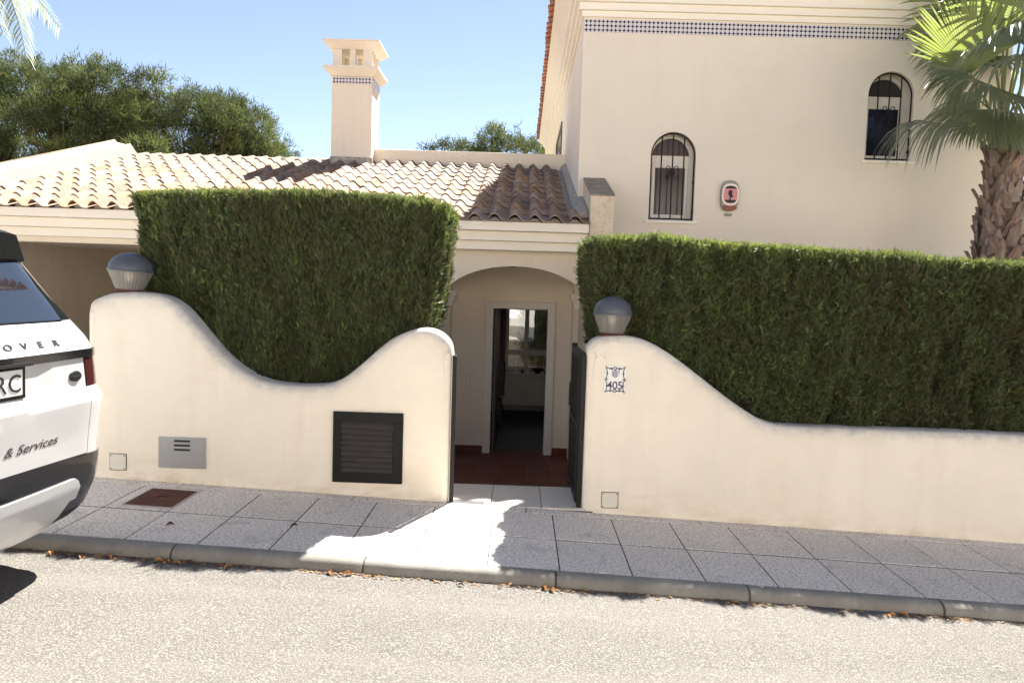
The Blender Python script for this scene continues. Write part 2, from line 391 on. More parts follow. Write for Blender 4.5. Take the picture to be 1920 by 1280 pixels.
jb = B().prism(jp,'x',-.008,.008); jo = jb.build('kerb_joint', joint_m, None, smooth=True); jmesh = jo.data; bpy.data.objects.remove(jo)
for i in range(-7, 7):
    xc = .237+i*KL; o = link('kerb_joint', jmesh, kerb, (xc, 0, gz(xc)+.002)); o.rotation_euler = (0, tilt, 0)
# landing, steps, porch floor, driveway
land = B()
land.box(-.55, .55, 5.17, 5.75, -.30, -.012)
for k in range(1, 5): land.box(-.62, .62, 5.75+(k-1)*.29, 5.75+k*.29, -.80, -.012-k*.145)
land = land.build('garden_steps', joint_m); tag(land, 'pale slab landing and steps going down to the porch', kind='structure'); ORG[land.name] = Vector()
lm = slab_mesh('landing_slab', .356, .57, slab_l)
for i in range(3):
    link('landing_slab', lm, land, (-.35+i*.36, 5.46, .003+rng.uniform(-.001,.001)))
tm = slab_mesh('step_slab', .40, .285, redtile)
for k in range(1, 5):
    for i in range(3): link('step_slab', tm, land, (-.405+i*.405, 5.75+(k-.5)*.29, .006-k*.145))
pf = B().box(-1.6, 1.5, 6.91, 10.7, -.95, -.775).build('porch_floor', joint_m); tag(pf, 'dark red tiled porch floor in front of the door', kind='structure'); ORG[pf.name] = Vector()
qt = slab_mesh('floor_tile', .297, .297, redtile)
for i in range(9):
    for j in range(12): link('floor_tile', qt, pf, (-1.25+i*.3, 7.08+j*.3, -.742+rng.uniform(-.001,.001)))
dv = sheet([-9,-6,-3.25], [5.2,6.4,8,9.9,13.3], lambda x,y: gz(x)*max(0,1-(y-5.2)/4)-.01-.60*min(1,(y-5.2)/4.5)).build('driveway', drive_m)
tag(dv, 'pale driveway running into the carport', kind='structure')

# ------------------------------------------------------------------ garden walls with curved tops
def curve_pts(px, Y, n=4):
    """smooth curve through points (Catmull-Rom) given as X,Z"""
    P = [Vector((p[0], p[1])) for p in px]; out = []
    for i in range(len(P)-1):
        a, b_, c, d = P[max(i-1,0)], P[i], P[i+1], P[min(i+2,len(P)-1)]
        for k in range(n):
            t = k/n
            out.append(.5*((2*b_)+(c-a)*t+(2*a-5*b_+4*c-d)*t*t+(3*b_-a-3*c+d)*t**3))
    out.append(P[-1]); return out
def garden_wall(name, top, x0, x1, label, thick=.23, rad=.055):
    t = thing(name, ((x0+x1)/2, WY, gz((x0+x1)/2)), label, 'garden wall')
    zb = -.35
    out = [Vector((x0, zb))] + [Vector((x0, z)) for z in np.linspace(gz(x0)-.05, top[0][1]-.04, 12)] + [Vector(p) for p in top] + [Vector((x1, z)) for z in np.linspace(top[-1][1]-.04, gz(x1)-.05, 12)] + [Vector((x1, zb))]
    n = len(out); b = B()
    nor = []
    for i in range(n):
        a = out[max(i-1,0)]; c = out[min(i+1,n-1)]; d = (c-a).normalized(); nor.append(Vector((-d.y, d.x)))   # outward (up/left)
    steps = [(rad, 0)]+[(rad*(1-math.sin(a)), rad*(1-math.cos(a))) for a in [R(22),R(45),R(67),R(90)]]
    rings = []
    for (ins, dy) in steps: rings.append([(p.x-q.x*ins, WY+dy, p.y-q.y*ins) for p, q in zip(out, nor)])
    for (ins, dy) in reversed(steps): rings.append([(p.x-q.x*ins, WY+thick-dy, p.y-q.y*ins) for p, q in zip(out, nor)])
    V = []; A = []; F_ = []
    for k, g in enumerate(rings):
        for i, p in enumerate(g):
            V.append(p); dip = 1. if 14 <= i < n-14 else .25
            A.append((1. if k >= 1 else .55)*dip)
    for k in range(len(rings)-1):
        for i in range(n-1): F_.append((k*n+i, k*n+i+1, (k+1)*n+i+1, (k+1)*n+i))
    # front face built as columns so that weathering can be carried by its vertices
    g = rings[0]; xs_ = sorted(set([p[0] for p in g])); 
    topz = {}
    for p in g: topz.setdefault(p[0], []).append(p[2])
    xl = np.linspace(min(xs_), max(xs_), 140)
    tx = [p[0] for p in g[1:-1]]; tz = [p[2] for p in g[1:-1]]
    order = sorted(range(len(tx)), key=lambda i: (tx[i], tz[i]))
    # top as a function of x: largest z
    d = {}
    for i in order: d[round(tx[i],5)] = max(d.get(round(tx[i],5), -9), tz[i])
    kx = sorted(d); kz = [d[k] for k in kx]
    base = len(V); NZ = 14
    fr = []
    hs = [0, .02, .05, .10, .17, .26, .4, .55, .7, .82, .9, .95, .98, 1]
    foot = [1, 1, .8, .5, .22, .05] + [0]*8
    for x in kx:
        zt = d[x]; zs = gz(x)-.03
        for j, h in enumerate(hs):
            V.append((x, WY, zs+(zt-zs)*h)); A.append((0,0,0,0,0,0,0,0,0,.02,.06,.16,.35,.55)[j]); fr.append((len(V)-1, foot[j]))
    m_ = len(hs)
    for i in range(len(kx)-1):
        for j in range(m_-1): F_.append((base+i*m_+j, base+(i+1)*m_+j, base+(i+1)*m_+j+1, base+i*m_+j+1))
    me = bpy.data.meshes.new('wall_body'); o0 = ORG[t.name]
    me.from_pydata([(p[0]-o0.x,p[1]-o0.y,p[2]-o0.z) for p in V], [], F_)
    a1 = me.attributes.new('grime','FLOAT','POINT'); a1.data.foreach_set('value', np.array(A, dtype=np.float32))
    ft = np.zeros(len(V), dtype=np.float32)
    for i, v in fr: ft[i] = v
    a2 = me.attributes.new('foot','FLOAT','POINT'); a2.data.foreach_set('value', ft)
    bm = bmesh.new(); bm.from_mesh(me); bmesh.ops.remove_doubles(bm, verts=bm.verts, dist=1e-4); bmesh.ops.recalc_face_normals(bm, faces=bm.faces); bm.to_mesh(me); bm.free()
    me.polygons.foreach_set('use_smooth', np.ones(len(me.polygons), dtype=bool)); me.materials.append(gwall)
    try: me.set_sharp_from_angle(angle=R(50))
    except Exception: pass
    link('wall_body', me, t)
    return t
lt = [(-3.028,1.27),(-3.01,1.345),(-2.95,1.385),(-2.85,1.418),(-2.70,1.428),(-2.53,1.412),(-2.42,1.36),(-2.33,1.28),(-2.20,1.13),(-2.09,1.01),(-1.97,.915),(-1.82,.84),(-1.64,.81),(-1.38,.815),(-1.24,.865),(-1.12,.96),(-1.0,1.07),(-.89,1.16),(-.76,1.22),(-.645,1.236),(-.55,1.205),(-.487,1.14),(-.468,1.06)]
rt = [(.467,1.10),(.478,1.15),(.53,1.205),(.645,1.228),(.80,1.222),(.92,1.185),(1.07,1.10),(1.22,.995),(1.37,.885),(1.52,.78),(1.68,.685),(1.78,.65),(1.90,.637),(2.35,.634),(2.9,.632),(3.516,.626),(6.5,.56)]
garden_wall('garden_wall', curve_pts(lt, WY), -3.03, -.470, 'cream rendered garden wall with a dip between two humps and a louvred black vent')
garden_wall('garden_wall', curve_pts(rt, WY), .470, 6.5, 'cream rendered garden wall sweeping down from the numbered gate pillar to a long low run')
# ------------------------------------------------------------------ buildings
def face_with_holes(b, outer, holes, Y, Y2=None, back=False):
    """wall face in the XZ plane at Y with openings; reveals run to Y2"""
    polys = [[Vector((p[0], p[1], 0)) for p in outer]] + [[Vector((p[0], p[1], 0)) for p in h] for h in holes]
    flat = [p for q in polys for p in q]
    tri = tessellate_polygon(polys)
    b.add([(p.x, Y, p.y) for p in flat], [tuple(t) for t in tri])
    if Y2 is not None:
        for h in holes:
            n = len(h)
            b.add([(p[0], Y, p[1]) for p in h]+[(p[0], Y2, p[1]) for p in h], [(i,(i+1)%n,(i+1)%n+n,i+n) for i in range(n)])
    return b
def arch_poly(x0, x1, zb, zs, rise, n=20):
    c = (x0+x1)/2; r = (x1-x0)/2
    return [(x0, zb), (x1, zb)] + [(c+r*math.cos(a), zs+rise*math.sin(a)) for a in np.linspace(0, math.pi, n)]

# --- single storey wing with porch arch, carport, tiled roof and chimney
FW, DW = 9.15, 10.28          # wing front face, door wall
wing = thing('porch_wing', (-3, FW, -.75), 'low cream wing with clay tiled roof, porch arch and square chimney', 'house')
ARCH = arch_poly(-1.01, .85, -.78, 1.30, .515, 26)
w_ = B()
face_with_holes(w_, [(-4.35,-.8),(1.04,-.8),(1.04,2.3),(-4.35,2.3)], [ARCH], FW, FW+.26)
face_with_holes(w_, [(-4.35,-.8),(1.04,-.8),(1.04,2.3),(-4.35,2.3)], [ARCH], FW+.26)
w_.box(-1.5,-1.35,FW+.26,DW,-.8,2.0); w_.box(1.04,1.2,FW+.26,DW,-.8,2.0); w_.box(-1.35,1.04,FW+.26,DW,1.86,1.95)
w_.box(-1.35,-.94,9.95,DW,-.8,1.86); w_.box(.735,1.04,9.95,DW,-.8,1.86)
w_.build('front_wall', stucco, wing)
dw = B()
DO = [(-.375,-.78),(.37,-.78),(.37,1.27),(-.375,1.27)]
face_with_holes(dw, [(-1.6,-.8),(1.5,-.8),(1.5,2.6),(-1.6,2.6)], [DO], DW, DW+.15)
dw.build('door_wall', stucco, wing)
sk = B()
for x0, x1 in ((-.94,-.485),(.49,.735)): B().box(x0, x1, DW-.014, DW-.002, -.745, -.645).build('skirting', redtile, wing)

for s_, xe in ((-1,-.94),(1,.735)):
    imp = B()
    for k,(h0,h1,e) in enumerate(((1.30,1.37,.03),(1.37,1.43,.055),(1.43,1.50,.08))):
        if s_ < 0: imp.box(xe-.3, xe+e, 9.92-e*.4, DW-.01, h0+k*.001, h1)
        else: imp.box(xe-e, xe+.29, 9.92-e*.4, DW-.01, h0+k*.001, h1)
    imp.build('impost_moulding', white_m, wing)
df = B()
df.box(-.478,-.375, DW-.035, DW+.12, -.745, 1.37); df.box(.37,.478, DW-.035, DW+.12, -.745, 1.37); df.box(-.3755,.3705, DW-.034, DW+.119, 1.27, 1.369)
df.build('door_frame', white_frame, wing, bevel=.006)
dr = B().hexa([(-.36,DW+.13,-.735),(-.322,DW+.13,-.735),(-.30,DW+.93,-.735),(-.338,DW+.93,-.735),(-.36,DW+.13,1.262),(-.322,DW+.13,1.262),(-.30,DW+.93,1.262),(-.338,DW+.93,1.262)]).build('door', door_m, wing)
hb = B().box(-.325,-.27,DW+.16,DW+.185,.19,.22); hb.box(-.285,-.265,DW+.16,DW+.28,.195,.215); hb.box(-.328,-.316,DW+.145,DW+.20,.10,.30)
hb.build('handle', black_m, dr)
lk = B().box(.355,.371,DW+.02,DW+.045,.38,.41); lk.box(.355,.371,DW+.02,DW+.045,.47,.50); lk.build('lock_plate', car_dark, wing)
# cornice under the eaves: three stepped bands
def cornice(b, x0, x1):
    b.box(x0, x1, 8.80, FW+.01, 2.218, 2.318); b.box(x0, x1, 8.895, FW+.01, 2.105, 2.211); b.box(x0, x1, 8.965, FW+.01, 2.00, 2.098)
    b.box(x0, x1, 8.91, FW+.01, 2.210, 2.219); b.box(x0, x1, 8.98, FW+.01, 2.097, 2.106)
    return b
cornice(B(), -7.05, .762).build('cornice', white_m, wing)
# carport: beam, ceiling, walls
cp = B()
cp.box(-7.05, -4.3, 9.03, 9.28, 1.93, 1.999); cp.box(-7.05,-4.3, 9.06, 13.3, 1.955, 2.3)
cp.box(-7.05,-6.82, 9.10, 13.4, -.8, 1.955); cp.box(-6.82,-4.3, 13.2, 13.4, -.8, 1.955); cp.box(-4.5,-4.3, 9.42, 13.2, -.8, 1.955)
cp.build('carport', stucco, wing)
# roof
EY, EZ, RS = 8.75, 2.308, .30
RA = math.atan(RS); RX0, RX1 = -6.80, .765
def rz(y): return EZ + (y-EY)*RS
roof = B()
roof.hexa([(RX0,EY+.06,rz(EY+.06)-.05),(.70,EY+.06,rz(EY+.06)-.05),(.70,13.3,rz(13.3)-.05),(RX0,13.3,rz(13.3)-.05),(RX0,EY+.06,rz(EY+.06)-.008),(.70,EY+.06,rz(EY+.06)-.008),(.70,13.3,rz(13.3)-.008),(RX0,13.3,rz(13.3)-.008)])
roof.box(RX0,.70,13.22,14.2,2.4,3.55)
roof = roof.build('roof', mortar, wing)
def tile_data(w, L):
    us = [0,.06,.15,.25,.34,.44,.53,.62,.70,.85,1.0]
    zs = [.030,.050,.073,.083,.078,.057,.030,.010,.003,.0,.004]
    V = []; F_ = []; th = .013; n = len(us)
    for (y, dz) in ((0, .022), (L, .0)):
        for u, z in zip(us, zs): V.append((u*w, y, z+dz))
        for u, z in zip(us, zs): V.append((u*w, y, z+dz-th))
    for i in range(n-1):
        F_.append((i, i+1, 2*n+i+1, 2*n+i)); F_.append((n+i, 3*n+i, 3*n+i+1, n+i+1)); F_.append((i, n+i, n+i+1, i+1))
    return V, F_
TW, TL, EXPO = .2344, .51, .4225
TV, TF = tile_data(TW+.012, TL)
tmesh = bpy.data.meshes.new('roof_tile'); tmesh.from_pydata(TV, [], TF); tmesh.materials.append(tile_m)
tmesh.polygons.foreach_set('use_smooth', np.ones(len(tmesh.polygons), dtype=bool))
try: tmesh.set_sharp_from_angle(angle=R(50))
except Exception: pass
O_w = ORG[wing.name]; extra_V = []; extra_F = []
rot = Matrix.Rotation(RA, 4, 'X')
for r_ in range(11):
    for c in range(32):
        x = RX1-(c+1)*TW; s_ = r_*EXPO; y = EY + s_*math.cos(RA); z = EZ + s_*math.sin(RA)
        jit = (rng.uniform(-.004,.004), rng.uniform(-.006,.006), rng.uniform(-.002,.002))
        if x < RX0-.05: continue
        if r_ > 0 and x+TW > .72: continue
        if r_ > 8:
            n0 = len(extra_V)
            for v in TV:
                p = rot @ Vector(v); extra_V.append((p.x+x+jit[0], p.y+y+jit[1], p.z+z))
            extra_F += [tuple(i+n0 for i in q) for q in TF]
            continue
        o = link('roof_tile', tmesh, roof, (x+jit[0]-O_w.x, y+jit[1]-O_w.y, z+jit[2]-O_w.z))
        o.rotation_euler = (RA+rng.uniform(-.006,.006), rng.uniform(-.008,.008), rng.uniform(-.008,.008))
b = B(); b.add(extra_V, extra_F); o = b.build('top_courses', tile_m, roof, smooth=True, fix=False); o['kind'] = 'stuff'
# ridge caps on the left part of the ridge
for k in range(9):
    x0 = RX0+.05+k*.42
    if x0 > -3.6: break
    g = []
    for xx, rr in ((x0, .085), (x0+.44, .098)):
        g.append([(xx, 13.24+rr*1.15*math.cos(a), 3.60+rr*1.05*math.sin(a)+.02) for a in np.linspace(0, math.pi, 8)])
    b = B(); b.add(g[0]+g[1], [(i,i+1,i+9,i+8) for i in range(7)]+[tuple(range(8)), tuple(range(15,7,-1))]); b.build('ridge_tile', tile_m, roof, smooth=True)
# mortar bedding under the eave tiles
em = B()
for c in range(32):
    x = RX1-(c+1)*TW
    if x < RX0: continue
    em.prism([(x+.01, EZ-.012),(x+.13, EZ-.012),(x+.138,EZ+.03),(x+.09,EZ+.066),(x+.045,EZ+.066),(x+.01,EZ+.04)], 'y', EY+.10, EY+.15)
em.build('eave_bedding', mortar, roof)['kind'] = 'stuff'
# verge parapet on the left, running up the slope
vp = B()
def vz(y): return 2.92+(y-9.78)*.299
X0, X1 = -7.10, -6.83
vp.hexa([(X0,8.72,2.0),(X1,8.72,2.0),(X1,13.0,2.0),(X0,13.0,2.0),(X0,8.72,vz(8.72)),(X1,8.72,vz(8.72)-.06),(X1,13.0,vz(13.0)-.06),(X0,13.0,vz(13.0))])
vp.hexa([(X0,13.0,2.05),(X1,13.0,2.05),(X1,13.35,2.05),(X0,13.35,2.05),(X0,13.0,vz(13.0)),(X1,13.0,vz(13.0)-.06),(X1,13.35,3.66),(X0,13.35,3.70)])
vp.build('verge_parapet', stone_dirty, wing, bevel=.02)
# terrace parapet behind the roof
B().box(-2.86, .70, 13.19, 13.36, 3.3, 3.905).build('terrace_parapet', stucco, wing, bevel=.012)
# flashing against the taller house
fl = B()
fl.hexa([(.60,EY+.25,rz(EY+.25)+.02),(.768,EY+.25,rz(EY+.25)+.02),(.725,13.19,rz(13.19)+.02),(.60,13.19,rz(13.19)+.02),(.625,EY+.25,rz(EY+.25)+.075),(.768,EY+.25,rz(EY+.25)+.12),(.725,13.19,rz(13.19)+.13),(.625,13.19,rz(13.19)+.075)])
fl.build('flashing', mortar_g, wing, bevel=.015)
# chimney
CX0, CX1, CYF, CYB = -3.335, -2.645, 12.90, 13.55
chm = B().box(CX0, CX1, CYF, CYB, 3.2, 5.05).build('chimney', stucco, wing, bevel=.01)
B().box(CX0-.005, CX1+.03, CYF-.045, CYF+.03, 3.45, 3.70).build('chimney_apron', mortar_g, chm, bevel=.01)
def flare(b, z0, z1, e0, e1, lip):
    a0=(CX0-e0,CX1+e0,CYF-e0,CYB+e0); a1=(CX0-e1,CX1+e1,CYF-e1,CYB+e1)
    b.hexa([(a0[0],a0[2],z0),(a0[1],a0[2],z0),(a0[1],a0[3],z0),(a0[0],a0[3],z0),(a1[0],a1[2],z1),(a1[1],a1[2],z1),(a1[1],a1[3],z1),(a1[0],a1[3],z1)])
    b.box(a1[0]-.006,a1[1]+.006,a1[2]-.006,a1[3]+.006,z1+.001,z1+lip); return b
flare(B(), 5.051, 5.155, .012, .115, .045).build('chimney_ledge', stucco, chm)
ln = B()
for (x0,x1) in ((CX0+.01,CX0+.165),(CX0+.305,CX0+.395),(CX0+.525,CX1-.01)):
    ln.box(x0,x1,CYF+.02,CYF+.10,5.202,5.50); ln.box(x0,x1,CYB-.10,CYB-.02,5.202,5.50)
for (y0,y1) in ((CYF+.10,CYF+.16),(CYF+.29,CYF+.37),(CYB-.16,CYB-.10)):
    ln.box(CX0+.011,CX0+.09,y0,y1,5.202,5.50); ln.box(CX1-.09,CX1-.011,y0,y1,5.202,5.50)
ln.build('chimney_lantern', stucco, chm)
flare(B(), 5.501, 5.60, .0, .125, .03).build('chimney_cap', stucco, chm)
pz = B(); a1=(CX0-.12,CX1+.12,CYF-.12,CYB+.12)
pz.add([(a1[0],a1[2],5.632),(a1[1],a1[2],5.632),(a1[1],a1[3],5.632),(a1[0],a1[3],5.632),((a1[0]+a1[1])/2,(a1[2]+a1[3])/2,5.76)],[(0,1,4),(1,2,4),(2,3,4),(3,0,4),(3,2,1,0)]); pz.build('chimney_cap', stucco, chm)
# printed glazed border tile: white ground, dark dots joined by a fine lattice
def border_mat():
    mt = bpy.data.materials.new('printed_border_tile'); mt.use_nodes = True; n = mt.node_tree; L = n.links; b = n.nodes['Principled BSDF']
    b.inputs['Roughness'].default_value = .25
    tc = n.nodes.new('ShaderNodeTexCoord'); sp = n.nodes.new('ShaderNodeSeparateXYZ'); L.new(tc.outputs['Object'], sp.inputs[0])
    def math_(op, a, v=None, bb=None):
        q = n.nodes.new('ShaderNodeMath'); q.operation = op
        L.new(a, q.inputs[0])
        if bb is not None: L.new(bb, q.inputs[1])
        elif v is not None: q.inputs[1].default_value = v
        return q.outputs[0]
    def tri(s):   # distance to the centre of the cell, 0..0.5
        return math_('ABSOLUTE', math_('SUBTRACT', math_('FRACT', math_('MULTIPLY', s, 1/.0545)), .5))
    u = tri(sp.outputs[0]); v = tri(sp.outputs[2])
    d = math_('MAXIMUM', u, None, v)
    d2 = math_('POWER', math_('ADD', math_('POWER', u, 2), None, math_('POWER', v, 2)), .5)
    dot = math_('LESS_THAN', d2, .27)
    lat = math_('LESS_THAN', math_('MINIMUM', u, None, v), .07)
    mx = n.nodes.new('ShaderNodeMix'); mx.data_type='RGBA'; L.new(lat, mx.inputs[0]); mx.inputs[6].default_value=(.66,.62,.62,1); mx.inputs[7].default_value=(.19,.16,.22,1)
    m2 = n.nodes.new('ShaderNodeMix'); m2.data_type='RGBA'; L.new(dot, m2.inputs[0]); L.new(mx.outputs[2], m2.inputs[6]); m2.inputs[7].default_value=(.018,.014,.03,1)
    L.new(m2.outputs[2], b.inputs['Base Color']); return mt
bmat = border_mat()
def btile_mesh(w, h, d=.008):
    me = bpy.data.meshes.new('border_tile'); b = B().box(0.0015, w-.0015, -d, d, .0015, h-.0015); me.from_pydata(b.v, [], b.f); me.materials.append(bmat); return me
bt = btile_mesh(.1635, .1635)
bc = btile_mesh(.1635, .109)
for k in range(4): link('border_tile', bc, chm, (CX0+.018+k*.1635-O_w.x, CYF-.001-O_w.y, 4.925-O_w.z))
for k in range(4):
    o = link('border_tile', bc, chm, (CX1+.001-O_w.x, CYF+k*.1605-O_w.y, 4.925-O_w.z)); o.rotation_euler = (0,0,math.pi/2)

# --- room behind the door
HX0, HX1, HY1 = -1.9, 1.9, 14.1
rm = B()
rm.box(HX0-.1,HX0,DW+.16,HY1,-.76,1.85); rm.box(HX1,HX1+.1,DW+.16,HY1,-.76,1.85); rm.box(HX0,HX1,DW+.16,HY1,1.75,1.85)
WO = [(-.27,.02),(.72,.02),(.72,1.22),(-.27,1.22)]
face_with_holes(rm, [(HX0-.1,-.76),(HX1+.1,-.76),(HX1+.1,1.85),(HX0-.1,1.85)], [WO], HY1, HY1+.2)
face_with_holes(rm, [(HX0-.1,-.76),(HX1+.1,-.76),(HX1+.1,1.85),(HX0-.1,1.85)], [WO], HY1+.2)
rm.build('room', room_m, wing)
B().box(HX0,HX1,DW+.0,HY1,-.80,-.746).build('room_floor', roomfloor, wing)
wf = B()
for x0,x1 in ((-.27,-.21),(.66,.72),(.085,.165)): wf.box(x0,x1,HY1+.06,HY1+.12,.02,1.22)
for z0,z1 in ((.02,.08),(1.16,1.22),(.30,.40)): wf.box(-.21,.66,HY1+.062,HY1+.118,z0,z1)
wf = wf.build('window', white_frame, wing)
B().box(-.21,.66,HY1+.085,HY1+.089,.08,1.16).build('pane', win_glass, wf)
gb = B()
for k in range(7): gb.box(.20+k*.072,.208+k*.072,HY1+.15,HY1+.158,.06,1.18)
for z in (.45,.72,1.0): gb.box(.15,.70,HY1+.148,HY1+.16,z,z+.01)
gb.build('grille', black_m, wf)
sb = thing('sideboard', (.15,13.6,-.746), 'grey sideboard standing under the window inside the doorway', 'sideboard')
b = B().box(-.42,.72,13.38,13.85,-.02,.02); b.build('top', sideboard_m, sb)
B().box(-.38,.68,13.42,13.84,-.55,-.02).build('cabinet', sideboard_m, sb, bevel=.01)
b = B()
for k in range(2): b.box(-.35+k*.52,.14+k*.52,13.405,13.42,-.50,-.10)
b.build('door_panel', sideboard_m, sb, bevel=.006)
for x in (-.36,.63):
    for y in (13.44,13.78): B().box(x,x+.04,y,y+.04,-.746,-.55).build('leg', sideboard_m, sb)
bo = B().lathe([(0,.0),(.05,.0),(.05,.015),(.03,.02),(.09,.05),(.14,.10),(.135,.10),(.08,.055),(0,.03)], (.34,13.6,.021), 20).build('bowl', dark_obj, smooth=True)
tag(bo, 'dark footed bowl on the sideboard beneath the window', 'bowl')
for i,(x,h,mm) in enumerate(((-.07,.10,white_m),(.06,.07,dark_obj),(.15,.085,white_m),(.52,.12,dark_obj))):
    o = B().lathe([(0,0),(.022,0),(.03,h*.35),(.018,h*.7),(.026,h),(0,h)], (x,13.55,.021), 12).build('ornament', mm, smooth=True)
    tag(o, ['small white ornament left of the bowl, nearest the chair','small dark ornament on the sideboard, between two white ones','small white ornament just left of the dark bowl','dark ornament right of the bowl on the sideboard'][i], 'ornament', 'ornaments on the sideboard')
cu = B()
for k in range(9):
    x = -.72+k*.05
    cu.add([(x,13.9+.02*(k%2),-.70),(x+.05,13.9+.02*((k+1)%2),-.70),(x+.05-.02*(k>4),13.9+.02*((k+1)%2),1.70),(x,13.9+.02*(k%2),1.70)],[(0,1,2,3)])
    cu.add([(x,13.93+.02*(k%2),-.70),(x+.05,13.93+.02*((k+1)%2),-.70),(x+.05,13.93+.02*((k+1)%2),1.70),(x,13.93+.02*(k%2),1.70)],[(0,1,2,3)])
tag(cu.build('curtain', curtain_m), 'dark curtain hanging left of the window inside the doorway', 'curtain')
ch = thing('chair', (-.43,12.5,-.746), 'dark upholstered chair in the hall left of the sideboard', 'chair')
B().box(-.62,-.28,12.35,12.75,-.33,-.26).build('seat', dark_obj, ch, bevel=.02)
B().box(-.62,-.24,12.74,12.80,-.30,.30).build('backrest', dark_obj, ch, bevel=.025)
for x in (-.61,-.31):
    for y in (12.36,12.72): B().box(x,x+.035,y,y+.035,-.746,-.33).build('leg', dark_obj, ch)

# --- two storey villa
VY, VX0, VX1, VTOP = 9.97, .70, 6.25, 5.70
villa = thing('villa', (3.4, VY, -.75), 'two storey cream villa with arched barred windows and a patterned tile band', 'house')
WIN = [(1.641, 2.232, 2.50, 3.36, .295), (4.43, 5.02, 3.36, 4.21, .295)]
vw = B()
face_with_holes(vw, [(VX0,-.8),(VX1,-.8),(VX1,VTOP),(VX0,VTOP)], [arch_poly(a,b_,c,d,e) for a,b_,c,d,e in WIN], VY, VY+.24)
vw.add([(VX0,VY,-.8),(VX0,21.5,-.8),(VX0,21.5,VTOP),(VX0,VY,VTOP)],[(0,1,2,3)])
vw.add([(VX1,VY,-.8),(VX1,21.5,-.8),(VX1,21.5,VTOP),(VX1,VY,VTOP)],[(3,2,1,0)])
vw.add([(VX0,21.5,-.8),(VX1,21.5,-.8),(VX1,21.5,VTOP),(VX0,21.5,VTOP)],[(0,1,2,3)])
vw.build('wall', stucco_v, villa)
O_v = ORG[villa.name]
for k in range(34):
    x = VX0+.004+k*.1635
    if x+.16 > VX1: break
    link('border_tile', bt, villa, (x-O_v.x, VY-.001-O_v.y, 4.898-O_v.z))
cn = B()
def cband(z0, z1, e): # runs round the front and the left side
    cn.box(VX0-e, VX1+e, VY-e, VY+.02, z0, z1); cn.box(VX0-e, VX0+.02, VY+.02, 21.5, z0, z1)
cband(5.085, 5.16, .03); cband(5.162, 5.25, .07); cband(5.252, 5.36, .115); cband(5.362, 5.44, .16)
cn.build('cornice', white_m, villa)
sf = B()
for k in range(5):   # cove rising from the cornice to the eaves
    e0,e1=.16+.19*(k/5)**1.4,.16+.19*((k+1)/5)**1.4; z0,z1=5.442+.25*(k/5)**.8,5.442+.25*((k+1)/5)**.8
    sf.add([(VX0-e0,VY-e0,z0),(VX0-e0,21.3,z0),(VX0-e1,21.3,z1),(VX0-e1,VY-e1,z1)],[(0,1,2,3)])
    sf.add([(VX0-e0,VY-e0,z0),(VX1+e0,VY-e0,z0),(VX1+e1,VY-e1,z1),(VX0-e1,VY-e1,z1)],[(3,2,1,0)])
sf.build('soffit', stucco_v, villa)
# hipped roof with a course of eave tiles along the left side
hr = B(); x0,x1,y0,y1,ze = VX0-.35,VX1+.35,VY-.35,21.4,5.695
hr.add([(x0,y0,ze),(x1,y0,ze),(x1,y1,ze),(x0,y1,ze),((x0+x1)/2,y0+3.4,ze+1.2),((x0+x1)/2,y1-3.4,ze+1.2)],[(0,1,4),(1,2,5,4),(2,3,5),(3,0,4,5),(3,2,1,0)])
vroof = hr.build('roof', clay_red, villa)
vt = bpy.data.meshes.new('eave_tile'); vt.from_pydata(TV, [], TF); vt.materials.append(clay_red)
vt.polygons.foreach_set('use_smooth', np.ones(len(vt.polygons), dtype=bool))
for k in range(50):
    y = 21.2-k*TW
    o = link('eave_tile', vt, vroof, (VX0-.405-O_v.x+rng.uniform(-.010,.010), y-O_v.y, 5.70-O_v.z+rng.uniform(-.006,.006))); o.rotation_euler = (R(17), 0, -math.pi/2)
for k in range(25):
    x = VX0-.35+k*TW
    o = link('eave_tile', vt, vroof, (x-O_v.x, VY-.42-O_v.y, 5.70-O_v.z)); o.rotation_euler = (R(17), 0, 0)
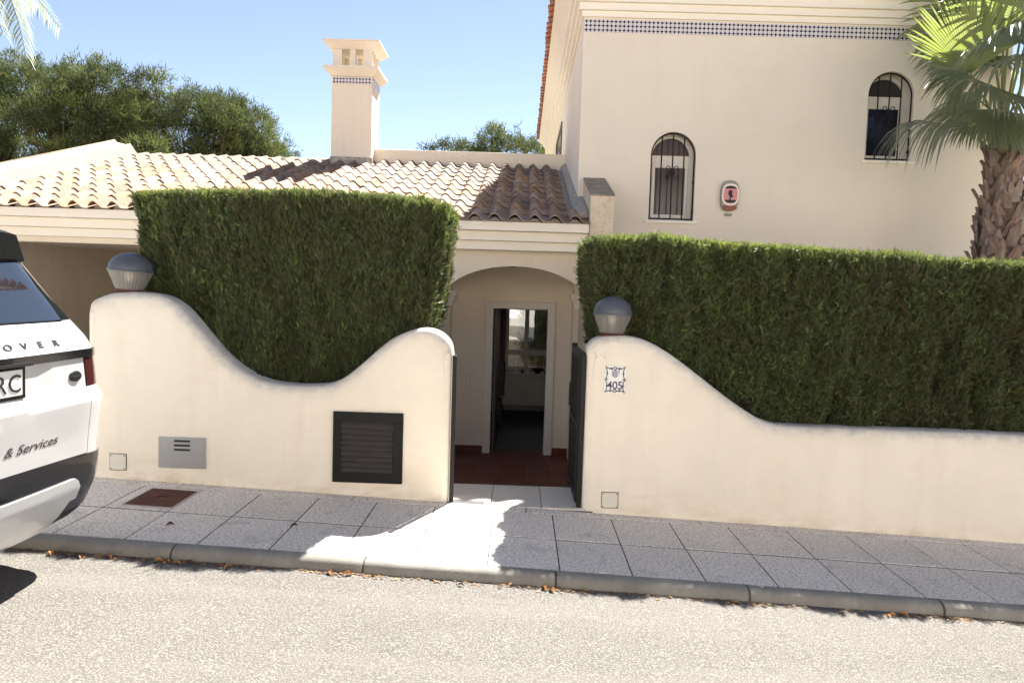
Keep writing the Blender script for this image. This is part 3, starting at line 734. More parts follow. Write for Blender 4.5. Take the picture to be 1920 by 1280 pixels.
# arched windows
for i, (a, b_, c, d, e) in enumerate(WIN):
    yb = VY+.20; wf = B()
    P = arch_poly(a, b_, c, d, e); Pi = arch_poly(a+.045, b_-.045, d+.02, d+.021, e-.045)
    # frame ring pieces: jambs, transom, bottom rail, sash
    wf.box(a, a+.05, yb, yb+.05, c, d); wf.box(b_-.05, b_, yb, yb+.05, c, d); wf.box(a+.05, b_-.05, yb+.001, yb+.049, c, c+.06)
    wf.box(a+.05, b_-.05, yb-.006, yb+.05, d-.10, d+.02)
    n = 20; vs=[]; fs=[]
    for k in range(n+1):
        t = math.pi*k/n; cx=(a+b_)/2; r0=(b_-a)/2
        for rr in (r0, r0-.045):
            for yy in (yb, yb+.05): vs.append((cx+rr*math.cos(t), yy, d+rr*(e/r0)*math.sin(t)))
    for k in range(n):
        q=k*4; fs += [(q,q+2,q+6,q+4),(q+2,q+3,q+7,q+6),(q+1,q+5,q+7,q+3)]
    wf.add(vs, fs)
    wf.box(a+.055, a+.095, yb-.012, yb+.03, c+.06, d-.10); wf.box(b_-.095, b_-.055, yb-.012, yb+.03, c+.06, d-.10)
    wf.box(a+.095, b_-.095, yb-.011, yb+.029, d-.14, d-.10); wf.box(a+.095, b_-.095, yb-.011, yb+.029, c+.06, c+.10)
    fr = wf.build('window', white_frame, villa)
    mm = (dark_pane, navy_pane)[i]
    B().box(a+.09, b_-.09, yb+.006, yb+.012, c+.09, d-.13).build('pane', mm, fr)
    B().prism(arch_poly(a+.04, b_-.04, d+.01, d+.012, e-.04), 'y', yb+.02, yb+.026).build('fanlight', dark_pane, fr)
    g = B(); yg = VY+.045
    pts = [(a+.012, yg, c+.02)] + [(a+.012, yg, d)] + [((a+b_)/2-((b_-a)/2-.012)*math.cos(t), yg, d+(e-.012)*math.sin(t)) for t in np.linspace(0, math.pi, 20)][1:-1] + [(b_-.012, yg, d), (b_-.012, yg, c+.02)]
    g.tube(pts, .0105, 6); g.tube([(a+.012,yg,c+.03),(b_-.012,yg,c+.03)], .0105, 6)
    wd = b_-a
    for q in (.25,.5,.75):
        x = a+wd*q; zt = d+(e-.012)*math.sqrt(max(0,1-((x-(a+b_)/2)/((b_-a)/2-.012))**2))
        g.tube([(x,yg,c+.03),(x,yg,zt)], .0095, 6)
    cx=(a+b_)/2; cz=d-.22
    for sx in (-1,1):
        for sz in (-1,1):
            g.tube([(cx+sx*(.012+.035*(1-math.cos(t))*.9), yg, cz+sz*(.05*math.sin(t)+.018*t)) for t in np.linspace(0,math.pi*1.25,10)], .006, 5)
    g.tube([(cx+.03*math.cos(t),yg,cz+.03*math.sin(t)) for t in np.linspace(0,2*math.pi,13)], .009, 5)
    for (zz) in (c+.12, c+.5): g.box(b_-.02, b_+.004, yg-.008, yg+.03, zz, zz+.03)
    g.build('grille', black_m, fr)
    B().box(a-.05, b_+.05, VY-.035, VY+.23, c-.035, c+.003).build('sill', white_m, fr, bevel=.006)
# buttress beside the eaves
bu = B().prism([(8.80,-.7),(9.97,-.7),(9.97,3.0),(9.92,3.0),(8.80,2.655)], 'x', .770, 1.045).build('buttress', stone_dirty, villa, bevel=.012)
B().hexa([(.762,8.79,2.648),(1.053,8.79,2.648),(1.053,9.965,3.012),(.762,9.965,3.012),(.762,8.79,2.668),(1.053,8.79,2.668),(1.053,9.965,3.032),(.762,9.965,3.032)]).build('buttress_cap', stone_dark, villa, bevel=.006)
# dark terrace door in the left side, lower block at the far right
B().box(VX0-.006, VX0+.02, 15.0, 17.2, 3.2, 4.80).build('terrace_door', dark_pane, villa)
b = B(); b.box(VX0-.025,VX0+.01,14.94,15.0,3.2,4.86); b.box(VX0-.025,VX0+.01,17.2,17.26,3.2,4.86); b.box(VX0-.025,VX0+.01,15.0,17.2,4.80,4.86); b.build('door_surround', door_m, villa)
B().box(VX1, 9.5, VY+.35, 16, -.8, 3.2).build('side_extension', stucco_v, villa)
# terrace railing
rl = thing('terrace_railing', (.4,15.6,3.55), 'black metal railing on the terrace beside the villa wall', 'railing')
b = B().box(-.5,.66,15.55,15.58,4.20,4.24)
b.build('rail', black_m, rl)
for k in range(8): B().box(-.48+k*.15,-.46+k*.15,15.555,15.575,3.55,4.2).build('baluster', black_m, rl)
# alarm box
al = thing('alarm_box', (2.68, VY, 2.8), 'rounded alarm box with pink panel fixed to the villa wall', 'alarm box')
def pill(b, cx, cz, w, h, y0, y1, e=3.2, n=28):
    pts = []
    for k in range(n):
        t = 2*math.pi*k/n; c_, s_ = math.cos(t), math.sin(t)
        pts.append((cx+w/2*math.copysign(abs(c_)**(2/e), c_), cz+h/2*math.copysign(abs(s_)**(2/e), s_)))
    return b.prism(pts, 'y', y0, y1)
acx, acz = 2.685, 2.845
pill(B(), acx, acz, .235, .40, VY-.06, VY-.002, 3).build('shell', shell_grey, al, bevel=.008)
pill(B(), acx+.004, acz+.012, .222, .285, VY-.072, VY-.061, 2.6).build('bezel', white_m, al, bevel=.003)
pill(B(), acx+.004, acz+.012, .180, .235, VY-.078, VY-.0725, 2.6).build('panel', pink_m, al)
pill(B(), acx, acz-.155, .19, .075, VY-.071, VY-.0605, 2.4).build('beacon', brown_lens, al, bevel=.005)
b = B()
def segm(x0,x1,zc,hz,up):   # cap segments of the panel in dark print
    n=10; xs_=np.linspace(x0,x1,n); b.add([(x,VY-.0795,zc) for x in xs_]+[(x,VY-.0795,zc+up*hz*math.sqrt(max(0,1-((x-(x0+x1)/2)/((x1-x0)/2))**2))) for x in xs_],[(i,i+1,i+1+n,i+n) for i in range(n-1)])
segm(acx-.078,acx+.086,acz+.088,.035,1); segm(acx-.078,acx+.086,acz-.058,.038,-1)
b.prism([(acx-.016,acz-.06),(acx+.004,acz-.06),(acx+.01,acz-.03),(acx+.036,acz-.02),(acx+.036,acz+.0),(acx+.022,acz+.012),(acx+.026,acz+.066),(acx-.02,acz+.07),(acx-.03,acz+.03),(acx-.026,acz+.01),(acx-.006,acz-.015)],'y',VY-.0797,VY-.0781)
b.build('emblem', car_dark, al)
B().box(acx-.045,acx+.045,VY-.03,VY-.001,2.585,2.62).build('bracket', shell_grey, al, bevel=.004)

# ------------------------------------------------------------------ fittings on the garden walls
def text_mesh(txt, size, depth, shear=0., spacing=1., bold=0.):
    cu_ = bpy.data.curves.new('lettering', 'FONT'); cu_.body = txt; cu_.size = size; cu_.extrude = depth; cu_.shear = shear
    cu_.space_character = spacing; cu_.align_x = 'CENTER'; cu_.offset = bold; cu_.resolution_u = 3
    ob = bpy.data.objects.new('lettering', cu_); COL.objects.link(ob)
    dg = bpy.context.evaluated_depsgraph_get(); me = ob.evaluated_get(dg).to_mesh()
    V = [v.co.copy() for v in me.vertices]; F_ = [tuple(p.vertices) for p in me.polygons]
    bpy.data.objects.remove(ob); bpy.data.curves.remove(cu_)
    return V, F_
def put_text(b, txt, size, depth, org, right, up, **k):
    V, F_ = text_mesh(txt, size, depth, **k); nrm = Vector(right).cross(Vector(up))
    return b.add([Vector(org)+Vector(right)*v.x+Vector(up)*v.y+nrm*v.z for v in V], F_)
XR, ZU = (1,0,0), (0,0,1)
# louvred vent
vx0,vx1,vz0,vz1 = -1.287,-.797,.141,.640
v = thing('louvre_vent', ((vx0+vx1)/2, WY, vz0), 'square black louvred vent door set low in the wall left of the gateway', 'vent')
b = B(); fw=.058; Y0,Y1 = WY-.022, WY+.03
b.box(vx0,vx1,Y0,Y1,vz0,vz0+.075); b.box(vx0,vx1,Y0,Y1,vz1-.07,vz1); b.box(vx0,vx0+fw,Y0+.0006,Y1,vz0+.075,vz1-.07); b.box(vx1-fw-.012,vx1,Y0+.0006,Y1,vz0+.075,vz1-.07)
b.build('frame', vent_m, v, bevel=.003)
B().box(vx0+fw,vx1-fw-.012,WY-.004,WY-.001,vz0+.075,vz1-.07).build('backing', car_dark, v)
n=9; hz=(vz1-.07-vz0-.075)/n
for k in range(n):
    z=vz0+.075+k*hz+.004
    B().hexa([(vx0+fw+.001,WY-.027,z+.001),(vx1-fw-.013,WY-.027,z+.001),(vx1-fw-.013,WY-.023,z-.003),(vx0+fw+.001,WY-.023,z-.003),
              (vx0+fw+.001,WY-.010,z+hz-.018),(vx1-fw-.013,WY-.010,z+hz-.018),(vx1-fw-.013,WY-.005,z+hz-.016),(vx0+fw+.001,WY-.005,z+hz-.016)]).build('slat', slat_m, v)
for z in (vz0+.11, vz1-.14): B().tube([(vx1-.006,WY-.024,z),(vx1-.006,WY-.024,z+.06)],.006,8).build('hinge', vent_m, v)
# meter cupboard
mx0,mx1,mz0,mz1 = -2.522,-2.182,.197,.424
mb = thing('meter_cupboard', ((mx0+mx1)/2, WY, mz0), 'small stainless cupboard door with three slots in the cream wall', 'cupboard')
b=B(); b.box(mx0-.008,mx1+.010,WY-.004,WY+.004,mz0-.010,mz0); b.box(mx0-.008,mx1+.010,WY-.004,WY+.004,mz1,mz1+.008); b.box(mx0-.008,mx0,WY-.004,WY+.004,mz0,mz1); b.box(mx1,mx1+.010,WY-.004,WY+.004,mz0,mz1)
b.build('surround', dirtgap, mb)
B().box(mx0+.003,mx1-.003,WY-.012,WY-.001,mz0+.003,mz1-.003).build('door', steel, mb, bevel=.002)
for k in range(3):
    z=mz1-.030-k*.031; B().box(mx0+.115,mx0+.228,WY-.0135,WY-.0118,z-.008,z+.006).build('slot', car_dark, mb)
B().lathe([(0,0),(.011,0),(.011,.004),(0,.005)],(0,0,0),14).build('lock', dirtgap, mb)
lk_ = mb.children[-1]; lk_.rotation_euler=(R(90),0,0); lk_.data.transform(Matrix.Translation(ORG[mb.name])); lk_.location=(mx1-.040-ORG[mb.name].x, -.012, (mz0+mz1)/2-ORG[mb.name].z)
def cover(x0,x1,z0,z1,label,screws):
    t = thing('cover_plate', ((x0+x1)/2, WY, z0), label, 'cover plate')
    B().box(x0-.004,x1+.005,WY-.003,WY+.003,z0-.005,z1+.005).build('gap', dirtgap, t)
    B().box(x0,x1,WY-.008,WY-.0005,z0,z1).build('plate', plate_m, t, bevel=.003)
    for (x,z) in screws: B().tube([(x,WY-.0095,z),(x,WY-.007,z)],.0048,8).build('screw', dirtgap, t)
cover(-2.866,-2.753,.172,.283,'square pale cover plate beside the white car, left of the steel cupboard',[(-2.857,.181),(-2.762,.181),(-2.762,.274),(-2.857,.274)])
cover(.610,.722,.021,.128,'square pale cover plate at the foot of the numbered gate pillar',[(.618,.029),(.714,.029),(.714,.120),(.618,.120)])
t = thing('blank_plate',(.563,WY,1.07),'narrow cream blanking plate above the house number tile','blanking plate')
B().box(.528,.598,WY-.005,WY-.0005,1.062,1.094).build('plate', gwall, t, bevel=.0015)
for x in (.538,.588): B().tube([(x,WY-.009,1.078),(x,WY-.006,1.078)],.0035,8).build('screw', dirtgap, t)
# house number tile
nx0,nx1,nz0,nz1=.592,.745,.828,1.024
ncx,ncz=(nx0+nx1)/2,(nz0+nz1)/2
t = thing('number_tile',(ncx,WY,nz0),'white glazed number tile with scalloped border reading 405 on the gate pillar','number tile')
B().box(nx0,nx1,WY-.010,WY-.0005,nz0,nz1).build('tile', ceramic, t, bevel=.002)
b=B(); yy=WY-.0108
def ribbon(pts,w):
    return b.tube([(p[0],yy,p[1]) for p in pts], w, 5)
hw,hh=.067,.089
def scal(s0,s1,n,amp,horizontal,sign):
    out=[]
    for k in range(25):
        tt=k/24; a=s0+(s1-s0)*tt; o_=-amp*abs(math.sin(math.pi*tt*n))
        out.append((ncx+a,ncz+sign*(hh+o_)) if horizontal else (ncx+sign*(hw+o_),ncz+a))
    return out
for s_ in (1,-1):
    ribbon(scal(-hw,hw,2,.014,True,s_),.0034); ribbon(scal(-hh,hh,2,.012,False,s_),.0034)
    for q in (-.5,.5): 
        b.tube([(ncx+q*hw*1.0,yy,ncz+s_*(hh-.004)),(ncx+q*hw*.8,yy,ncz+s_*(hh-.020))],[.006,.002],6)
        b.tube([(ncx+s_*(hw-.004),yy,ncz+q*hh),(ncx+s_*(hw-.018),yy,ncz+q*hh*.9)],[.006,.002],6)
    b.tube([(ncx-.012,yy,ncz+s_*(hh-.010)),(ncx,yy,ncz+s_*(hh-.024)),(ncx+.012,yy,ncz+s_*(hh-.010))],[.003,.006,.003],6)
b.build('border', blue_ink, t)
b=B()
for s_ in (1,-1):
    b.tube([(ncx+s_*(hw+.004),yy,ncz),(ncx+s_*(hw-.016),yy,ncz)],[.010,.004],8)
    for z_ in (1,-1): b.tube([(ncx+s_*(hw+.002),yy,ncz+z_*(hh+.001)),(ncx+s_*(hw-.008),yy,ncz+z_*(hh-.010))],[.006,.004],8)
b.build('border_flower', ochre_ink, t)
b=B()
b.prism([(ncx-.018,ncz+.058),(ncx-.026,ncz+.045),(ncx-.022,ncz+.026),(ncx-.008,ncz+.014),(ncx+.008,ncz+.013),(ncx+.017,ncz+.026),(ncx+.014,ncz+.044),(ncx+.02,ncz+.056)],'y',WY-.0112,WY-.0098)
for k in range(9):
    b.tube([(ncx-.024+k*.006,yy,ncz+.056+.008*math.sin(k*2.1)),(ncx-.020+k*.006,yy,ncz+.066+.006*math.cos(k*1.7))],.0028,6)
b.tube([(ncx+.014,yy,ncz+.05),(ncx+.03,yy,ncz+.045),(ncx+.026,yy,ncz+.030),(ncx+.014,yy,ncz+.026)],.0022,6)
b.build('painted_jug', grey_ink, t)
b=B(); put_text(b,'405',.078,.0006,(ncx,WY-.0106,ncz-.066),XR,ZU,spacing=.95,bold=.0012); b.build('number', blue_ink, t)
# lamps on the pillars
def lamp(cx, cz, label, lean=0):
    Y = WY+.125; t = thing('pillar_lamp',(cx,Y,cz),label,'lamp','lamps on the gate pillars')
    B().lathe([(0,-.03),(.075,-.03),(.085,0),(.083,.012),(0,.012)],(cx,Y,cz),24).build('base', rust, t, smooth=True)
    ribs=[]; b=B(); n=72
    vs=[]
    for k in range(n):
        a=2*math.pi*k/n; rr=.0014*(1 if k%2 else -1)
        vs += [(cx+(r_+rr)*math.cos(a),Y+(r_+rr)*math.sin(a),cz+z_) for r_,z_ in ((.083,.008),(.100,.052),(.122,.105),(.133,.136))]
    b.add(vs,[(k*4+i,((k+1)%n)*4+i,((k+1)%n)*4+i+1,k*4+i+1) for k in range(n) for i in range(3)])
    b.build('diffuser', lamp_glass, t)
    B().lathe([(0,.13),(.128,.132),(.139,.134),(.140,.146),(.134,.150)]+[(.134*math.cos(a),.150+.118*math.sin(a)) for a in [R(x) for x in (8,20,32,44,56,68,78,86)]]+[(0,.268)],(cx,Y,cz),40).build('dome', dome_m, t, smooth=True)
    B().lathe([(0,.012),(.030,.012),(.030,.06),(.022,.066),(0,.066)],(cx,Y,cz),16).build('socket', dome_m, t, smooth=True)
    B().lathe([(0,.060),(.014,.064),(.027,.085),(.031,.105),(.028,.128),(0,.131)],(cx,Y,cz),16).build('bulb', bulb_m, t, smooth=True)
    t.rotation_euler=(0,lean,0)
    return t
lamp(-2.79,1.435,'grey dome lamp on the left wall hump beside the car',R(3.5)).scale=(1.10,1.10,1.0)
lamp(.648,1.236,'grey dome lamp on the pillar above the number tile',R(1))
# garden gate: posts and a leaf swung inwards
g = thing('garden_gate',(.44,WY+.1,-.02),'dark metal garden gate standing open inwards at the right pillar','gate')
B().box(-.466,-.438,WY+.015,WY+.055,.0,1.055).build('jamb', black_m, g, bevel=.003)
B().box(.436,.466,WY+.03,WY+.07,-.01,1.09).build('hinge_post', black_m, g, bevel=.003)
lf = B()
hx,hy = .445, WY+.06; tx,ty = .438, WY+.80
d_=Vector((tx-hx,ty-hy,0)).normalized(); nn=Vector((-d_.y,d_.x,0))
def gbox(b,s0,s1,z0,z1,th):
    p=[Vector((hx,hy,0))+d_*s_+nn*o for s_,o in ((s0,-th),(s1,-th),(s1,th),(s0,th))]
    return b.hexa([(q.x,q.y,z0) for q in p]+[(q.x,q.y,z1) for q in p])
for a0,a1,z0,z1 in ((.012,.05,.03,1.10),(.69,.735,-.02,1.12),(.05,.69,1.05,1.099),(.05,.69,.031,.08),(.05,.69,.55,.585)): gbox(lf,a0,a1,z0,z1,.02)
leaf = lf.build('gate_leaf', black_m, g)
for k in range(7): gbox(B(),.11+k*.085,.135+k*.085,.08,1.05,.009).build('bar', black_m, leaf)
gbox(B(),.685,.74,.62,.80,.032).build('lock', black_m, leaf)
b=B()
for z in (.2,.85): b.tube([(hx+.003,hy-.01,z),(hx+.003,hy-.01,z+.10)],.013,8)
b.build('hinge', black_m, g)
# iron cover in the pavement
mc = thing('manhole_cover',(-2.32,4.80,gz(-2.32)),'rusty iron access cover let into the pavement near the car','manhole cover')
b=B().box(-.150,.150,-.185,.185,-.004,.006); me=bpy.data.meshes.new('plate'); me.from_pydata(b.v,[],b.f); me.materials.append(rust); o=link('plate',me,mc)
b=B().box(-.165,.165,-.20,.20,-.006,.0035); me=bpy.data.meshes.new('rim'); me.from_pydata(b.v,[],b.f); me.materials.append(mortar); o=link('rim',me,mc)
b=B().tube([(.03*math.cos(a),.03*math.sin(a),.008) for a in np.linspace(0,math.pi*1.2,9)],.004,6); me=bpy.data.meshes.new('lifting_ring'); me.from_pydata(b.v,[],b.f); me.materials.append(rust); link('lifting_ring',me,mc)
mc.rotation_euler=(0,tilt,0)
# bell push and ceiling light in the porch
t=thing('bell_push',(-.70,DW,.28),'small pale bell push on the wall left of the front door','bell push')
B().box(-.735,-.665,DW-.013,DW-.0005,.245,.325).build('plate', plate_m, t, bevel=.004)
B().box(-.715,-.685,DW-.018,DW-.013,.265,.305).build('button', white_m, t, bevel=.002)
t=thing('ceiling_light',(-.125,FW+.42,1.84),'small glass ceiling light under the top of the porch arch','ceiling light')
B().lathe([(0,0),(.10,0),(.095,-.012),(0,-.012)],(-.125,FW+.42,1.858),20).build('rim', white_m, t)
B().lathe([(.085,-.012),(.05,-.045),(0,-.05)],(-.125,FW+.42,1.858),20).build('glass', dark_pane, t, smooth=True)

# ------------------------------------------------------------------ hedges
hedge_l = leafmat('hedge_leaf',[(0,(.13,.092,.058)),(.2,(.092,.080,.044)),(.48,(.078,.097,.044)),(.78,(.105,.132,.050)),(1,(.19,.22,.07))],.6,.28)
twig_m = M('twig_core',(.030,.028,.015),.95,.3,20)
def sprays(P, N, L, Wd, tint, up=.75, seed=0):
    """feathery sprays: one long and two short blades each, rising along the face"""
    n=len(P); r=np.random.default_rng(seed)
    U=np.array([0,0,1.])*up + N*.45 + r.normal(0,.38,(n,3)); U/=np.linalg.norm(U,axis=1)[:,None]
    Sd=np.cross(U, N+r.normal(0,.6,(n,3))); Sd/=np.linalg.norm(Sd,axis=1)[:,None]+1e-9
    L=L[:,None]; w=Wd[:,None]
    V=np.empty((n,9,3))
    V[:,0]=P-Sd*w*.5; V[:,1]=P+Sd*w*.5; V[:,2]=P+U*L
    V[:,3]=P+U*L*.12; V[:,4]=P+U*L*.30; V[:,5]=P+U*L*.62+Sd*L*.30
    V[:,6]=P+U*L*.25; V[:,7]=P+U*L*.45; V[:,8]=P+U*L*.75-Sd*L*.28
    V=V.reshape(-1,3); T=np.arange(n*9).reshape(-1,3)
    return V,T,np.repeat(tint,3)
def hedge(label, top, side_l, side_r, zbot, Y, thick, dens, seed, green=.4, rise=.8):
    """top: (x,z) along the clipped top; sides: functions of height"""
    x0,x1=top[0][0],top[-1][0]; tx=[p[0] for p in top]; tz=[p[1] for p in top]
    t=thing('hedge',((x0+x1)/2,Y+thick/2,gz(0)-.1),label,'hedge')
    r=np.random.default_rng(seed)
    def bump(P): return (vnoise(P*[1,1,.55],3.4,seed)-.5)*.12+(vnoise(P*[1,1,.6],10.,seed+1)-.5)*.10+(vnoise(P,24.,seed+2)-.5)*.05-.11*np.clip(vnoise(P*[1,1,.7],9.,seed+3)-.76,0,1)/.24
    PS=[];NS=[];
    # front and back
    n=int(dens*(x1-x0)*1.5)
    for (yy,ny,k) in ((Y,-1,1.0),(Y+thick,1,.25)):
        m_=int(n*k); z=r.uniform(zbot,max(tz),m_); a=np.interp(z,[p[0] for p in side_l],[p[1] for p in side_l]); c=np.interp(z,[p[0] for p in side_r],[p[1] for p in side_r])
        x=a+(c-a)*r.uniform(0,1,m_); zt=np.interp(x,tx,tz); ok=z<zt
        P=np.stack([x,np.full(m_,yy),z],1)[ok]; N=np.tile([0,ny,0.],(len(P),1))
        d=bump(P*[1,1,.55]); P[:,1]+=ny*(d+r.normal(-.018,.024,len(P)))
        # rounded edges near the ends
        za=P[:,2]; e=np.minimum(P[:,0]-np.interp(za,[p[0] for p in side_l],[p[1] for p in side_l]), np.interp(za,[p[0] for p in side_r],[p[1] for p in side_r])-P[:,0])
        P[:,1]-=ny*np.clip(.07-e,0,.07)*.8
        PS.append(P);NS.append(N)
    # top
    m_=int(n*.55); x=r.uniform(x0,x1,m_); y=Y+r.uniform(0,1,m_)*thick; z=np.interp(x,tx,tz)
    P=np.stack([x,y,z],1); P[:,2]+=bump(P*[1,1,1])*.55+r.normal(-.01,.014,m_); P[:,2]-=np.clip(.05-(y-Y),0,.05)*.6
    PS.append(P);NS.append(np.tile([0,-.1,1.],(m_,1)))
    for side,nx in ((side_l,-1),(side_r,1)):
        m_=int(dens*thick*1.5); z=r.uniform(zbot,max(tz)-.01,m_); x=np.interp(z,[p[0] for p in side],[p[1] for p in side]); y=Y+r.uniform(0,1,m_)*thick
        P=np.stack([x,y,z],1); P[:,0]+=nx*(bump(P*[1,1,.55])*.7+r.normal(-.01,.015,m_)); ok=P[:,2]<np.interp(P[:,0],tx,tz)+.02
        PS.append(P[ok]); NS.append(np.tile([nx,0,0.],(ok.sum(),1)))
    P=np.concatenate(PS);N=np.concatenate(NS)
    big=vnoise(P*[1,.5,.5],2.1,seed+5); mid=vnoise(P*[1,1,.45],13.,seed+6)
    lit_rim=np.clip((N[:,2]>.5)*.30+np.clip(1-(np.interp(P[:,0],tx,tz)-P[:,2])/.09,0,1)*.22,0,.4)  # sunlit rim put into the tint: yellower green along the hedge top
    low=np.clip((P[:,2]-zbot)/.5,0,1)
    tint=np.clip(green+.34*(big-.4)+.42*(mid-.5)+lit_rim+.12*(low-.5)+r.normal(0,.20,len(P)),0,1)
    L=r.uniform(.022,.058,len(P))*(1-.30*(N[:,2]>.5)); Wd=L*r.uniform(.18,.32,len(P))
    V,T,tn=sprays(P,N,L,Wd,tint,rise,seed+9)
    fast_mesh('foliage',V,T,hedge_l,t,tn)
    # woody core: a lumpy solid well inside the sprays
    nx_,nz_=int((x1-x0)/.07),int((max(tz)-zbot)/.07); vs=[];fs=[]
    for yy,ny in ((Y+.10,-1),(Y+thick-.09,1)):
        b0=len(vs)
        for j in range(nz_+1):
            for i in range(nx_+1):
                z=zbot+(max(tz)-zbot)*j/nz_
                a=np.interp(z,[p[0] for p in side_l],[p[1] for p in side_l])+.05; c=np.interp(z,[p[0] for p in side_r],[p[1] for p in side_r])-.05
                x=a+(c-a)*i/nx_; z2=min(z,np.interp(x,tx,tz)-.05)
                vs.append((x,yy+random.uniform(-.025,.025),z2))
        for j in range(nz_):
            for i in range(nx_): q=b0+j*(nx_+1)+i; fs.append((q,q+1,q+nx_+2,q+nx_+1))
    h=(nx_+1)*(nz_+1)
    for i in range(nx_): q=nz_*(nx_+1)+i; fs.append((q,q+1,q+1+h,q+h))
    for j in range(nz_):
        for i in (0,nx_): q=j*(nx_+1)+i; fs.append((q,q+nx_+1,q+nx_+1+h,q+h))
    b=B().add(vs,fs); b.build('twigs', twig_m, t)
    # stems to the ground
    for k in range(int((x1-x0)/.45)):
        x=x0+.3+k*.45; B().tube([(x,Y+thick/2,-.3),(x+.02,Y+thick/2,zbot+.25)],[.035,.03],7).build('stem', wood_bark, t)
    return t
hedge('tall clipped green hedge between the two wall humps, left of the gateway',
      [(-2.855,2.12),(-2.70,2.145),(-2.2,2.165),(-1.5,2.185),(-1.2,2.175),(-.85,2.145),(-.66,2.115),(-.54,2.08)],
      [(.6,-2.42),(.9,-2.52),(1.2,-2.69),(1.4,-2.75),(1.8,-2.81),(2.2,-2.845)],[(.6,-.95),(.9,-.83),(1.05,-.76),(1.2,-.70),(1.6,-.635),(1.9,-.585),(2.2,-.545)],.62,5.45,.80,26000,11,.42,.85)
hedge('long clipped green hedge behind the low wall right of the gateway',
      [(.50,1.885),(.60,1.91),(.95,1.925),(1.25,1.90),(1.8,1.885),(2.4,1.865),(3.0,1.835),(3.64,1.805),(4.4,1.78),(6.4,1.71)],
      [(.3,.84),(.9,.72),(1.2,.61),(1.5,.54),(1.8,.515),(2.0,.505)],[(.3,6.4),(2.0,6.4)],.35,5.36,1.05,26000,23,.37,.45)

# ------------------------------------------------------------------ pines behind the house
pine_l = leafmat('pine_needles',[(0,(.048,.052,.032)),(.4,(.072,.088,.040)),(.75,(.122,.142,.050)),(1,(.19,.20,.07))],.6,.22)
def pine(name, label, base, puffs, seed, dens=1., group='pines behind the house'):
    r=np.random.default_rng(seed); base=Vector(base); t=thing(name,base,label,'tree',group)
    top=max(p[2] for p in puffs); cx=np.mean([p[0] for p in puffs]); cy=np.mean([p[1] for p in puffs])
    fork=Vector((base.x+(cx-base.x)*.6,base.y+(cy-base.y)*.6,base.z+(top-base.z)*.42))
    B().tube([base,(base.x*.7+fork.x*.3,base.y*.7+fork.y*.3,base.z*.55+fork.z*.45),fork],[.28,.23,.17],9).build('trunk', wood_bark, t)
    lb=B()
    for (x,y,z,rad) in puffs:
        m_=fork.lerp(Vector((x,y,z)),.5)+Vector((0,0,-.25)); lb.tube([fork,m_,(x,y,z)],[.10,.07,.02],5)
    lb.build('limbs', wood_bark, t)
    Ps=[];Ns=[];Ts=[]
    for (x,y,z,rad) in puffs:
        # each puff is a cloud of twig tufts on a lumpy shell, open below
        n=int(95*rad*rad*dens)
        d=r.normal(0,1,(n,3)); d/=np.linalg.norm(d,axis=1)[:,None]; d[:,2]=np.where(d[:,2]<-.35,-d[:,2]*.6,d[:,2])
        k=(.55+.45*r.uniform(0,1,n)**.5)*rad
        lump=.72+.56*vnoise(d*1.0+[x,y,z],2.3,seed)
        C=np.array([x,y,z])+d*(k*lump)[:,None]*[1.05,1.05,.80]
        m_=22
        P=np.repeat(C,m_,0); A=np.repeat(d,m_,0)*.55+np.array([0,0,.42])+r.normal(0,.6,(n*m_,3)); A/=np.linalg.norm(A,axis=1)[:,None]
        P=P+r.normal(0,.09,P.shape)
        Ps.append(P);Ns.append(A)
        q=np.clip(.25+.35*d[:,2]*0+.8*(vnoise(C,1.5,seed+3)-.4)+.25*(k/rad-.7),0,1)
        Ts.append(np.clip(np.repeat(q,m_)+r.normal(.08,.16,n*m_),0,1))
    P=np.concatenate(Ps);A=np.concatenate(Ns);T_=np.concatenate(Ts); n=len(P)
    L=r.uniform(.10,.24,n)[:,None]; Sd=np.cross(A,r.normal(0,1,(n,3))); Sd/=np.linalg.norm(Sd,axis=1)[:,None]+1e-9
    V=np.stack([P-Sd*.015,P+Sd*.015,P+A*L],1).reshape(-1,3)
    fast_mesh('crown',V,np.arange(n*3).reshape(-1,3),pine_l,t,T_)
    return t
def puffs_for(pxs, Y, r0, depth, seed, fill):
    """clumps under a skyline given in picture points, at distance Y"""
    r=random.Random(seed); out=[]
    for (x,y,s_) in pxs:
        p=PY(x,y,Y); rad=r0*s_
        for k in range(fill):
            out.append((p.x+r.uniform(-.5,.5)*rad*(1 if k else .2), Y+r.uniform(-depth,depth)*.5, p.z-rad*.72-k*rad*.95+r.uniform(-.15,.1), rad*r.uniform(.85,1.12)))
    return out
pine('pine_tree','broad dark pine at the far left above the white verge',(-19.5,27,-.8),puffs_for([(-120,110,1.3),(-55,105,1.2),(8,92,1.05),(40,112,1.0),(-80,160,1.2)],27,1.25,2.6,1,5),31)
pine('pine_tree','dense pine with a pointed top, second from the left above the verge',(-16.6,25,-.8),puffs_for([(100,92,.62),(128,140,.95),(85,150,1.0),(178,118,.95),(215,138,.9),(150,190,1.0)],25,1.15,2.2,2,4),32)
pine('pine_tree','lower rounded pine filling the gap behind the verge top',(-13.6,28,-.8),puffs_for([(245,168,.8),(262,185,.75),(232,178,.8),(285,188,.7)],28,1.15,2.0,3,5),33)
pine('pine_tree','olive green pine with a spire at its left, left of the chimney',(-11.2,26,-.8),puffs_for([(314,140,.6),(345,155,.85),(400,170,.85),(418,160,.55),(440,190,.85),(385,195,.9)],26,1.2,2.2,4,4),34)
